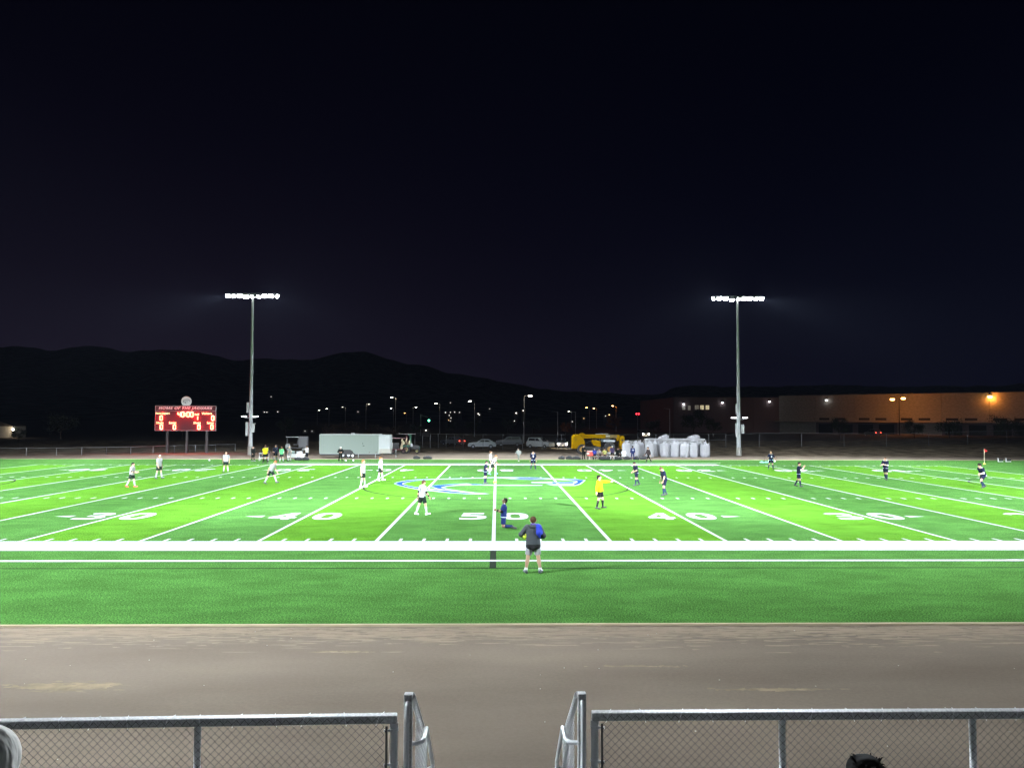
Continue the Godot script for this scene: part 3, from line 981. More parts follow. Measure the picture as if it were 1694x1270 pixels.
func shared_head() -> ArrayMesh:
	if not shared.has("flood"):
		var st := begin()
		box(st, Vector3(0, 0, 0.02), Vector3(0.62, 0.46, 0.34), 0.06)
		box(st, Vector3(0, 0.25, -0.2), Vector3(0.62, 0.02, 0.36), 0.0)
		tube(st, [Vector3(0, 0.2, 0.1), Vector3(0, 0.36, 0.12)], 0.04, 0.04, 6)
		shared.flood = st.commit()
	return shared.flood

func shared_lens() -> ArrayMesh:
	if not shared.has("lens"): shared.lens = box_mesh(Vector3(0.56, 0.4, 0.02), 0.0)
	return shared.lens

func ridge(px: float) -> float:                               # skyline: height above the horizon as a slope, by the direction's place across the view
	var pts := [V(-1500, 90), V(-700, 118), V(-300, 104), V(0, 117), V(60, 118), V(85, 112), V(140, 119), V(170, 118), V(215, 110), V(280, 114), V(320, 112), V(370, 101), V(400, 95), V(440, 100), V(520, 98), V(575, 109), V(605, 112), V(650, 98), V(680, 90), V(700, 89), V(740, 77), V(800, 68), V(850, 58), V(910, 49), V(945, 43), V(1020, 41), V(1090, 41), V(1120, 53), V(1145, 56), V(1180, 54), V(1280, 55), V(1400, 58), V(1500, 55), V(1694, 57), V(2000, 46), V(2600, 60), V(3600, 40)]
	for i in pts.size() - 1:
		if px <= pts[i + 1].x:
			var t: float = clampf((px - pts[i].x) / (pts[i + 1].x - pts[i].x), 0, 1)
			t = t * t * (3 - 2 * t) * 0.6 + t * 0.4
			return lerpf(pts[i].y, pts[i + 1].y, t) / 1301.0
	return 0.03

func hill_height(x: float, d: float) -> float:
	var px := 823.0 + 1301.0 * x / maxf(d, 1.0)
	var t := clampf((d - 900.0) / 3900.0, 0.0, 1.0)
	return ridge(px) * 4800.0 * pow(t, 1.35)

func mountains() -> void:
	var fn := FastNoiseLite.new()
	fn.seed = 77
	fn.frequency = 0.0016
	fn.fractal_octaves = 5
	var st := begin()
	var na := 420
	var nd := 22
	var grid := []
	for i in na + 1:
		var t := -1.7 + 3.9 * i / na                            # x over d
		for k in nd + 1:
			var d := 850.0 + 3950.0 * k / nd if k < nd else 6200.0
			var x := t * d
			var h := hill_height(x, d) if k < nd else 0.0
			var f := clampf((d - 1200.0) / 2600.0, 0.0, 1.0)
			var n := fn.get_noise_2d(x, d)
			h += (n * 90.0 * f * (1.0 - f * 0.6) - 0.1) if k < nd - 1 else fn.get_noise_2d(x * 5.0, 0) * 7.0 + fn.get_noise_2d(x * 17.0, 90.0) * 10.0
			grid.append(P(x, d, h if k < nd else -5.0))
	for i in na:
		for k in nd:
			var a := i * (nd + 1) + k
			for t in [a, a + 1, a + nd + 2, a, a + nd + 2, a + nd + 1]:
				st.set_smooth_group(0)
				st.add_vertex(grid[t])
	st.generate_normals()
	var m := mat("mountain_scrub", 0.2, 0.17, 0.17, 1.0)
	textured(m, noise(0.02, 5, 61, 0.5, 1.0), Vector3(0.002, 0.002, 0.002), 0.0, null, Vector3.ONE, true)
	struct("mountains", st.commit(), m)

# ---------------------------------------------------------------- the stand under the camera and the railing before it
func stands() -> void:
	var alu := mat("aluminium_plank", 0.6, 0.61, 0.62, 0.4, 0.3)
	var o := thing("bleacher", "aluminium bleacher rows under the camera, facing the field", "bleacher", Vector3.ZERO)
	for i in 6:
		var d := 4.6 - 0.7 * i
		var y := 1.98 + 0.365 * i
		obj("seat_plank", box_mesh(Vector3(18, 0.05, 0.25), 0.008, P(0, d - 0.05, y)), alu, o)
		obj("foot_plank", box_mesh(Vector3(18, 0.05, 0.4), 0.008, P(0, d + 0.34, y - 0.45)), alu, o)
		for x in [-8.0, -4.0, 0.0, 4.0, 8.0]:
			obj("support", box_mesh(Vector3(0.08, y, 0.08), 0.0, P(x, d - 0.05, y * 0.5 - 0.03)), alu, o)
	var w := thing("walkway", "raised aluminium walkway with a stair down to the track", "walkway", Vector3.ZERO)
	for k in 6:
		obj("deck_plank", box_mesh(Vector3(18, 0.05, 0.3), 0.006, P(0, 5.55 + 0.31 * k, 1.03)), alu, w)
	for x in [-8.0, -4.5, -0.8, 1.0, 4.5, 8.0]:
		obj("support", box_mesh(Vector3(0.1, 1.0, 0.1), 0.0, P(x, 7.1, 0.48)), alu, w)
	for k in 5:
		obj("stair_tread", box_mesh(Vector3(1.5, 0.05, 0.28), 0.006, P(0.11, 7.48 + 0.27 * k, 0.86 - 0.17 * k)), alu, w)

func chain_link(st: SurfaceTool, x0: float, x1: float, y0: float, y1: float, p: float, r: float, map: Callable, sides := 4) -> void:
	var n := int((x1 - x0) / p)
	var m := int((y1 - y0) / p)
	for i in n:
		var pts := []
		for k in m + 1:
			var side := (k + i) % 2
			pts.append(map.call(x0 + (i + side) * p, y1 - k * p, (r if (i % 2) == 0 else -r) * 0.9))
		tube(st, pts, r, r, sides, false)

func front_railing() -> void:
	var steel := mat("galvanised_rail", 0.66, 0.66, 0.66, 0.55)
	textured(steel, noise(0.03, 4, 71, 0.7, 1.0), Vector3(2, 2, 2), 0.0, null, Vector3.ONE, true)
	steel.specular_mode = BaseMaterial3D.SPECULAR_SCHLICK_GGX
	var bright := mat("galvanised_pipe", 0.7, 0.71, 0.72, 0.4, 0.05)
	var wire := mat("chain_wire", 0.06, 0.058, 0.055, 0.6, 0.3)
	for s in [-1.0, 1.0]:
		var left: bool = s < 0.0
		var o := thing("railing", "galvanised chain link railing %s the stair opening" % ("left of" if left else "right of"), "railing", Vector3.ZERO, 0.0, "chain link railings before the stand")
		var x_in := -0.765 if left else 0.985
		var x_out := -8.0 if left else 8.4
		var skew := 0.028 if left else 0.0
		var line := func(x: float, y: float, z: float) -> Vector3: return P(x, (7.13 if left else 7.17) - absf(x - x_in) * skew + z, y)
		var turn := Basis(Vector3.UP, atan(skew) if left else 0.0)
		var mid: Vector3 = line.call((x_in + x_out) * 0.5, 2.152, 0.042)
		var st := begin()
		box(st, mid, Vector3(absf(x_out - x_in), 0.072, 0.082), 0.007, turn)
		obj("top_rail", st.commit(), steel, o)
		st = begin()
		box(st, mid - Vector3(0, 1.02, 0), Vector3(absf(x_out - x_in), 0.06, 0.06), 0.006, turn)
		obj("bottom_rail", st.commit(), steel, o)
		for x in ([-2.52, -4.27, -6.02, -7.77] if left else [2.72, 4.47, 6.22, 7.97]):
			obj("line_post", tube_mesh([line.call(x, 1.0, 0.05), line.call(x, 2.118, 0.05)], 0.03, 0.03, 14), bright, o)
		var tx := x_in - 0.025 if left else x_in + 0.025
		obj("end_post", tube_mesh([line.call(tx, 1.0, 0.03), line.call(tx, 2.112, 0.03)], 0.034, 0.034, 16), bright, o)
		obj("end_post_cap", tube_mesh([line.call(tx, 2.085, 0.028), line.call(tx, 2.117, 0.028)], 0.039, 0.037, 16), bright, o)
		var bx: float = tx + s * 0.062
		obj("tension_bar", box_mesh(Vector3(0.019, 0.98, 0.006), 0.0, line.call(bx, 1.61, -0.008)), wire, o)
		for k in 4:
			var y := 2.06 - 0.3 * k
			var band := begin()
			lathe(band, [V(0.036, -0.011), V(0.0395, -0.011), V(0.0395, 0.011), V(0.036, 0.011)], line.call(tx, y, 0.03), Basis.IDENTITY, 16)
			box(band, line.call(tx + s * 0.055, y, 0.0), Vector3(0.06, 0.02, 0.006))
			obj("tension_band", band.commit(), bright, o)
			obj("carriage_bolt", tube_mesh([line.call(tx + s * 0.07, y, -0.02), line.call(tx + s * 0.07, y, 0.03)], 0.008, 0.006, 8), wire, o)
		st = begin()
		if left: chain_link(st, x_out, bx - 0.01, 1.05, 2.172, 0.036, 0.0026, func(x, y, z): return line.call(x, y, -0.01 + z))
		else: chain_link(st, bx + 0.01, x_out, 1.05, 2.172, 0.036, 0.0026, func(x, y, z): return line.call(x, y, -0.01 + z))
		obj("chain_link", st.commit(), wire, o).set_meta("kind", "stuff")
		var x: float = x_in + s * 0.15
		var n := 0
		while absf(x) < 8.0:                                   # the wire ties round the top rail
			var lean_ := 0.03 if n % 2 == 0 else -0.02
			obj("wire_tie", tube_mesh([line.call(x - lean_, 2.11, -0.016), line.call(x, 2.192, -0.004), line.call(x + lean_, 2.193, 0.085), line.call(x + lean_, 2.12, 0.09)], 0.0021, 0.0021, 5), bright, o)
			x += s * (0.31 + 0.05 * sin(n * 2.3))
			n += 1
		# the guard of the stair: square post, sloping rail, end post, mesh and hand rail
		var g := thing("stair_guard", "sloping chain link stair guard with hand rail on the %s of the opening" % ("left" if left else "right"), "guard rail", Vector3.ZERO, 0.0, "stair guards")
		var px := -0.675 if left else 0.9
		var ix := -0.645 if left else 0.865
		obj("square_post", box_mesh(Vector3(0.075, 2.4, 0.075), 0.006, P(px, 7.26, 1.14)), steel, g)
		obj("latch_pipe", tube_mesh([P(px + s * 0.004, 7.19, 0.9), P(px + s * 0.004, 7.19, 2.22), P(px + s * 0.002, 7.2, 2.255), P(px, 7.23, 2.268)], 0.0235, 0.022, 14), bright, g)
		var top := tube_mesh([P(ix, 7.29, 2.31), P(ix, 8.52, 1.49)], 0.03, 0.03, 12)
		obj("sloping_rail", top, steel, g)
		obj("end_post", box_mesh(Vector3(0.06, 1.6, 0.06), 0.005, P(ix, 8.55, 0.72)), steel, g)
		st = begin()
		chain_link(st, 7.3, 8.52, 0.0, 1.25, 0.036, 0.0019, func(a, y, z): return P(ix - s * 0.032 + z, a, y + 1.0 - (a - 7.3) * 0.667))
		obj("chain_link", st.commit(), bright, g).set_meta("kind", "stuff")
		var hx := -0.548 if left else 0.765
		obj("hand_rail", tube_mesh([P(ix + s * 0.03, 7.33, 1.862), P(hx + s * 0.05, 7.34, 1.862), P(hx + s * 0.012, 7.36, 1.866), P(hx, 7.42, 1.868), P(hx, 7.66, 1.868), P(hx, 7.72, 1.85), P(hx, 8.44, 1.225)], 0.0205, 0.0205, 12), bright, g)
		obj("hand_rail_post", tube_mesh([P(hx, 8.45, 1.23), P(hx, 8.47, 1.18), P(hx, 8.47, -0.03)], 0.02, 0.02, 10), bright, g)
		obj("hand_rail_bracket", tube_mesh([P(hx, 8.46, 1.17), P(ix, 8.54, 1.1)], 0.009, 0.009, 8), bright, g)

# ---------------------------------------------------------------- fences behind the field
func fence(called: String, label: String, line: Array, step: float, tall: float, group: String, mesh_step := 0.22, rail_mid := false) -> void:
	var steel := mat("far_fence_steel", 0.13, 0.135, 0.14, 0.5, 0.3)
	var wire := mat("far_fence_wire", 0.08, 0.08, 0.085, 0.6, 0.3)
	var o := thing(called, label, "fence", Vector3.ZERO, 0.0, group)
	var st := begin()
	var up := Vector3(0, tall, 0)
	for i in line.size() - 1:
		var a: Vector3 = line[i]
		var b: Vector3 = line[i + 1]
		var n := maxi(1, int(round(a.distance_to(b) / step)))
		for k in n + (1 if i == line.size() - 2 else 0):
			var p := a.lerp(b, float(k) / n)
			obj("post", tube_mesh([p - Vector3(0, 0.3, 0), p + up], 0.038, 0.038, 7), steel, o)
		obj("top_rail", tube_mesh([a + up, b + up], 0.024, 0.024, 6), steel, o)
		if rail_mid: obj("middle_rail", tube_mesh([a + up * 0.6, b + up * 0.6], 0.02, 0.02, 6), steel, o)
		var length := a.distance_to(b)
		var dir := (b - a) / length
		var reach := tall - 0.05
		var x := -reach
		while x < length:
			for s in [0, 1]:
				var lo := clampf(x, 0.0, length)
				var hi := clampf(x + reach, 0.0, length)
				var t0 := (lo - x) / reach
				var t1 := (hi - x) / reach
				if s == 1: t0 = 1.0 - t0; t1 = 1.0 - t1
				tube(st, [a + dir * lo + Vector3(0, 0.03 + t0 * reach, 0), a + dir * hi + Vector3(0, 0.03 + t1 * reach, 0)], 0.0045, 0.0045, 3, false)
			x += mesh_step
	obj("chain_link", st.commit(), wire, o).set_meta("kind", "stuff")

func far_fences() -> void:
	fence("low_fence", "low chain link fence curving behind the scoreboard legs", [P(-72, 97, -0.06), P(-54.5, 98.8, -0.06), P(-47, 102.3, -0.06), P(-43.4, 107.2, -0.06), P(-37.1, 112.8, -0.06)], 3.2, 0.98, "")
	fence("tall_fence", "tall chain link fence slanting away beside the green tractor", [P(-13.2, 128, -0.06), P(-5, 119.5, -0.06)], 1.9, 2.3, "tall chain link fences round the car park")
	fence("tall_fence", "tall chain link fence before the parked cars and the yellow telehandler", [P(-5, 119.5, -0.06), P(16, 120.3, -0.06), P(37, 126.2, -0.06)], 3.0, 2.3, "tall chain link fences round the car park", 0.22, true)
	var pts := [P(37, 126.2, -0.06)]
	for x in [43.0, 50.0, 57.0, 64.0, 71.0, 77.5, 84.0, 92.0]: pts.append(P(x, 128, lot_height(x, 128)))
	fence("tall_fence", "tall chain link fence along the dirt bank before the warehouse", pts, 6.9, 2.15, "tall chain link fences round the car park")

# ---------------------------------------------------------------- scoreboard
func seven(st: SurfaceTool, ch: String, at: Vector3, w: float, h: float, t: float) -> void:
	var on: Array = {"0": [0, 1, 2, 3, 4, 5], "1": [1, 2], "4": [5, 6, 1, 2]}[ch]
	var hw := w * 0.5
	var q := h * 0.25
	for s in on:
		var c: Vector3 = [Vector3(0, h * 0.5, 0), Vector3(hw, q, 0), Vector3(hw, -q, 0), Vector3(0, -h * 0.5, 0), Vector3(-hw, -q, 0), Vector3(-hw, q, 0), Vector3.ZERO][s]
		var flat_: bool = s in [0, 3, 6]
		box(st, at + c, Vector3(w - t * 0.4, t, 0.03) if flat_ else Vector3(t, h * 0.5 - t * 0.15, 0.03))

func scoreboard() -> void:
	var o := thing("scoreboard", "scoreboard on three steel posts with glowing red digits and a round emblem on top", "scoreboard", P(-41.5, 106, -0.06))
	var dark := mat("scoreboard_face", 0.034, 0.005, 0.01, 0.8)
	var frame := paint(Color(0.2, 0.19, 0.2), 0.4)
	var post := paint(Color(0.025, 0.022, 0.022), 0.6)
	for x in [-2.5, 0.1, 2.75]:
		obj("post", box_mesh(Vector3(0.3, 6.2, 0.25), 0.01, Vector3(x, 3.1, -0.3)), post, o)
	obj("cabinet", box_mesh(Vector3(8.0, 2.62, 0.25), 0.0, Vector3(0, 4.32, 0)), dark, o)
	obj("header_panel", box_mesh(Vector3(8.0, 0.66, 0.22), 0.0, Vector3(0, 5.99, 0)), dark, o)
	for q in [[0, 3.02, 8.06, 0.05], [0, 5.645, 8.06, 0.045], [0, 6.33, 8.06, 0.05]]:
		obj("frame_strip", box_mesh(Vector3(q[2], q[3], 0.3), 0.0, Vector3(q[0], q[1], 0)), frame, o)
	for q in [[-4.0, 4.33, 2.6], [4.0, 4.33, 2.6], [-4.0, 5.99, 0.65], [4.0, 5.99, 0.65]]:
		obj("frame_strip", box_mesh(Vector3(0.05, q[2], 0.3), 0.0, Vector3(q[0], q[1], 0)), frame, o)
	var title := obj("header_lettering", letters("HOME OF THE JAGUARS", 0.56, 0.02, "Droid Sans", 800, 0.22), paint(Color(0.6, 0.55, 0.56), 0.6), o)
	var bb: AABB = title.mesh.get_aabb()
	title.scale = Vector3(7.1 / bb.size.x, 0.46 / bb.size.y, 1)
	title.position = Vector3(-(bb.position.x + bb.size.x * 0.5) * title.scale.x, 5.985 - (bb.position.y + bb.size.y * 0.5) * title.scale.y, 0.125)
	# the round emblem: a pale disc with a grey swoosh like the one on the turf
	var disc := obj("emblem_disc", tube_mesh([Vector3(0.05, 6.92, -0.05), Vector3(0.05, 6.92, 0.05)], 0.68, 0.68, 40), paint(Color(0.55, 0.55, 0.54), 0.6), o)
	var ring := begin()
	lathe(ring, [V(0.62, 0), V(0.68, 0), V(0.68, 0.03), V(0.62, 0.03)], Vector3(0.05, 6.92, 0.05), Basis(Vector3.RIGHT, PI / 2), 40)
	obj("emblem_rim", ring.commit(), paint(Color(0.5, 0.49, 0.47), 0.6), disc)
	for q in [[V(-0.48, -0.08), V(-0.4, 0.12), V(-0.2, 0.24), V(0.1, 0.3), V(0.38, 0.22), V(0.5, 0.08), V(0.4, -0.02), V(0.36, 0.12), V(0.1, 0.2), V(-0.2, 0.14), V(-0.32, 0.0), V(-0.36, -0.14)], [V(-0.3, -0.12), V(-0.12, 0.04), V(0.2, 0.04), V(0.24, -0.02), V(-0.06, -0.04), V(-0.14, -0.12), V(0.06, -0.3), V(-0.1, -0.28)]]:
		obj("emblem_mark", prism_mesh(q, 0.02, 0.0, Vector3(0.05, 6.92, 0.063)), paint(Color(0.16, 0.17, 0.18), 0.6), disc)
	var led := glow("led_segments", 1.0, 0.56, 0.16, 2.1)
	var red := Color(1.0, 0.045, 0.02)
	var z := 0.145
	var at := func(u: float, v: float) -> Vector3: return Vector3((u - 307.0) * 0.08, 6.34 - (v - 671.0) * 0.0807, z)
	for q in [["0", 267, 691.4, 0.3, 0.6], ["4", 296.6, 685.4, 0.34, 0.62], ["0", 302.6, 685.4, 0.34, 0.62], ["0", 311.4, 685.4, 0.34, 0.62], ["0", 317.6, 685.4, 0.34, 0.62], ["1", 325.6, 691.4, 0.3, 0.5], ["0", 352.5, 691.4, 0.3, 0.6], ["0", 267.5, 706.2, 0.3, 0.6], ["0", 289.2, 706.2, 0.3, 0.6], ["0", 329.8, 706.2, 0.3, 0.6], ["0", 351.3, 706.2, 0.3, 0.6]]:
		var st := begin()
		seven(st, q[0], Vector3.ZERO, q[3], q[4], 0.135)
		var dg := obj("led_digit", st.commit(), led, o)
		dg.position = at.call(q[1], q[2])
		omni(at.call(q[1], q[2]) + Vector3(0, 0, 0.13), red, 4.2, 0.08, o)
	for v in [684.0, 687.0]: obj("led_colon", box_mesh(Vector3(0.13, 0.13, 0.03), 0.0, at.call(307.0, v)), led, o)
	for q in [["Home Jaguars", 269.5, 684, 1.85, 0.32], ["Half", 326, 685.2, 0.6, 0.28], ["Visitors", 342.5, 683.6, 1.35, 0.3], ["Shots", 264.8, 699.2, 0.95, 0.3], ["Saves", 286, 699.2, 0.95, 0.3], ["Shots", 326.6, 699.2, 0.95, 0.3], ["Saves", 348.6, 699.2, 0.9, 0.3]]:
		var cap := obj("led_caption", letters(q[0], 0.4, 0.03, "Droid Sans", 800), led, o)
		var b: AABB = cap.mesh.get_aabb()
		cap.scale = Vector3(q[3] / b.size.x, q[4] / b.size.y, 1)
		cap.position = at.call(q[1], q[2]) - (b.position + b.size * 0.5) * cap.scale
		omni(at.call(q[1], q[2]) + Vector3(0, 0, 0.13), red, 2.2, 0.08, o)

# ---------------------------------------------------------------- the warehouse
func warehouse() -> void:
	var o := thing("warehouse", "long flat roofed warehouse lit orange by its yard lamps", "warehouse")
	var wall := mat("warehouse_wall", 0.4, 0.36, 0.31, 0.9)
	textured(wall, noise(0.02, 4, 81, 0.8, 1.0), Vector3(0.15, 0.15, 0.15), 0.0, null, Vector3.ONE, true)
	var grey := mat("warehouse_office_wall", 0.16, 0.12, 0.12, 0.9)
	var darkm := paint(Color(0.035, 0.033, 0.032))
	var trim := paint(Color(0.3, 0.27, 0.23))
	# the office end, square on to the field
	var x := 58.8
	while x < 94.0:
		var w := minf(8.8, 94.0 - x)
		obj("wall_panel", box_mesh(Vector3(w - 0.05, 11.8, 0.4), 0.03, P(x + w * 0.5, 260.0, 5.8)), grey, o)
		x += 8.8
	obj("side_wall", box_mesh(Vector3(0.4, 11.7, 60), 0.0, P(58.9, 290.3, 5.75)), grey, o)
	obj("roof", prism_mesh([V(58.9, -320), V(190, -320), V(190, -176), V(148, -217), V(94, -260.4), V(58.9, -260.4)], 0.4, 0.0, Vector3(0, 11.4, 0), Basis(Vector3.RIGHT, Vector3.BACK, Vector3.UP)), darkm, o)
	var litm := glow("lit_office_window", 1.0, 0.84, 0.5, 0.55)
	var dimm := glow("dim_office_window", 0.9, 0.8, 0.6, 0.12)
	for q in [[66.4, 8.3, 1.3, dimm], [68.15, 8.3, 1.15, litm], [69.95, 8.3, 1.15, litm], [62.1, 8.2, 0.9, dimm], [63.9, 8.1, 0.8, dimm]]:
		var f := obj("window", box_mesh(Vector3(q[2] + 0.16, 1.56, 0.12), 0.0, P(q[0], 259.76, q[1])), trim, o)
		obj("pane", box_mesh(Vector3(q[2], 1.4, 0.05), 0.0, P(q[0], 259.69, q[1])), q[3], f)
		obj("mullion", box_mesh(Vector3(0.06, 1.4, 0.05), 0.0, P(q[0] - 0.1, 259.66, q[1])), trim, f)
	# the long wall, running towards the field on the right
	var a := V(94, 260)
	var b := V(176, 188)
	var dir := (b - a).normalized()
	var turn := Basis(Vector3.UP, atan2(-(a.y - b.y), (b.x - a.x)))
	var n := 9
	var seg := a.distance_to(b) / n
	for k in n:
		var m: Vector2 = a + dir * seg * (k + 0.5)
		var st := begin()
		box(st, P(m.x, m.y, 7.5 + 0.3), Vector3(seg - 0.06, 8.6, 0.4), 0.03, turn)
		obj("wall_panel", st.commit(), wall, o)
		st = begin()
		box(st, P(m.x, m.y, 12.15), Vector3(seg, 0.2, 0.55), 0.0, turn)
		obj("parapet_cap", st.commit(), trim, o)
		# loading docks under the canopy: dark bays between lit piers
		st = begin()
		box(st, P(m.x + 0.1, m.y + 0.25, 1.7), Vector3(seg, 3.6, 0.3), 0.0, turn)
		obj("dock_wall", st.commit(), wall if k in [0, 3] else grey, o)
		if not k in [0, 3]:
			for c in [-0.25, 0.25]:
				var q: Vector2 = m + dir * seg * c
				st = begin()
				box(st, P(q.x - 0.12, q.y - 0.15, 1.5), Vector3(seg * 0.36, 3.0, 0.14), 0.02, turn)
				obj("dock_door", st.commit(), darkm, o)
		st = begin()
		box(st, P(m.x - 1.4, m.y - 1.6, 3.75), Vector3(seg + 0.02, 0.3, 4.2), 0.03, turn)
		obj("canopy", st.commit(), trim, o)
		if k > 0:
			for c in [-0.28, 0.12]:
				var q: Vector2 = m + dir * seg * c
				st = begin()
				box(st, P(q.x - 0.14, q.y - 0.16, 4.6), Vector3(seg * 0.26, 0.7, 0.06), 0.0, turn)
				obj("clerestory_window", st.commit(), darkm, o)
	# wall and yard lamps
	var white := glow("wall_lamp_lens", 0.9, 0.95, 1.0, 18.0)
	var sodium := glow("sodium_lamp_lens", 1.0, 0.5, 0.12, 22.0)
	var orange := Color(1.0, 0.6, 0.23)
	for q in [[62.0, 259.5, 9.4], [74.9, 259.5, 9.9], [90.6, 259.5, 10.3]]:
		var l := thing("wall_lamp", "small white lamp high on the dark office wall, %s" % ("above the unlit windows" if q[0] < 65 else "right of the lit windows" if q[0] < 80 else "right of the floodlight mast"), "lamp", P(q[0], q[1], q[2]), 0, "white wall lamps of the warehouse")
		obj("housing", box_mesh(Vector3(0.4, 0.3, 0.4), 0.03, Vector3(0, 0.2, 0.0)), trim, l)
		obj("lens", box_mesh(Vector3(0.42, 0.2, 0.3), 0.0, Vector3(0, -0.06, 0.06)), white, l)
		omni(Vector3(0, -0.1, 0.4), Color(0.9, 0.95, 1), 0.3, 0.1, l)
	var wl := thing("wall_lamp", "small white lamp on the long orange wall near its dim end", "lamp", P(105.3, 249.0, 10.6), 0, "white wall lamps of the warehouse")
	obj("housing", box_mesh(Vector3(0.4, 0.3, 0.4), 0.03, Vector3(0, 0.2, 0.0)), trim, wl)
	obj("lens", box_mesh(Vector3(0.42, 0.2, 0.3), 0.0, Vector3(0, -0.06, 0.06)), white, wl)
	omni(Vector3(0, -0.1, 0.4), Color(0.9, 0.95, 1), 0.1, 0.1, wl)
	var yard := thing("yard_lamp", "twin headed sodium yard lamp on a tall pole before the warehouse", "street lamp", P(116.3, 225, 0))
	obj("pole", tube_mesh([Vector3(0, 0, 0), Vector3(0, 10.7, 0)], 0.14, 0.09, 8), darkm, yard)
	for q in [[-1.8, 10.45], [1.4, 10.75]]:
		obj("arm", tube_mesh([Vector3(0, 10.5, 0), Vector3(q[0], q[1] + 0.1, -0.3)], 0.05, 0.05, 6), darkm, yard)
		var h := obj("lamp_head", box_mesh(Vector3(0.9, 0.22, 0.5), 0.04, Vector3(q[0], q[1] + 0.18, -0.3)), darkm, yard)
		obj("lens", box_mesh(Vector3(1.1, 0.5, 0.52), 0.1, Vector3(q[0], q[1] - 0.16, -0.3)), sodium, h)
		omni(Vector3(q[0], q[1] - 0.6, -0.3), orange, 29.0, 0.25, yard)
	var side := thing("wall_lamp", "bright sodium flood lamp on the long warehouse wall near the right edge", "lamp", P(139.2, 219.2, 11.1))
	obj("bracket", tube_mesh([Vector3(0, 0.4, 0), Vector3(0.9, 0.2, -1.2)], 0.06, 0.06, 6), darkm, side)
	obj("housing", box_mesh(Vector3(0.8, 0.3, 0.6), 0.04, Vector3(0, 0.3, 0)), darkm, side)
	obj("lens", box_mesh(Vector3(1.1, 0.6, 0.5), 0.12, Vector3(0, -0.12, 0.05)), sodium, side)
	omni(Vector3(0, -0.5, 0.55), orange, 19.0, 0.25, side)
	for q in [[149.0, 206.0], [166.0, 191.0]]:                   # further lamps of the same row, past the frame
		omni(P(q[0], q[1], 10.6), orange, 12.0, 0.25)

# ---------------------------------------------------------------- vehicles and stores behind the far track
func wheel(o: Node3D, at: Vector3, r: float, w: float, rim_c: Color, called := "wheel") -> void:
	var axis := Basis(Vector3.RIGHT, PI / 2)
	var t := begin()
	lathe(t, [V(r * 0.55, -w * 0.5), V(r * 0.93, -w * 0.5), V(r, -w * 0.32), V(r, w * 0.32), V(r * 0.93, w * 0.5), V(r * 0.55, w * 0.5)], Vector3.ZERO, axis, 20)
	var wh := obj(called, t.commit(), mat("tyre_rubber", 0.02, 0.02, 0.02, 0.8), o)
	wh.position = at
	var rm := begin()
	lathe(rm, [V(0.0, w * 0.3), V(r * 0.2, w * 0.36), V(r * 0.24, w * 0.24), V(r * 0.5, w * 0.28), V(r * 0.6, w * 0.5)], Vector3.ZERO, axis, 16)
	lathe(rm, [V(0.0, -w * 0.3), V(r * 0.6, -w * 0.5)], Vector3.ZERO, axis, 16)
	obj("rim", rm.commit(), paint(rim_c, 0.4), wh)
	for k in 6:
		var a := TAU * k / 6
		obj("bolt", box_mesh(Vector3(r * 0.06, r * 0.06, 0.03), 0.0, Vector3(cos(a) * r * 0.15, sin(a) * r * 0.15, w * 0.36)), mat("tyre_rubber"), wh)

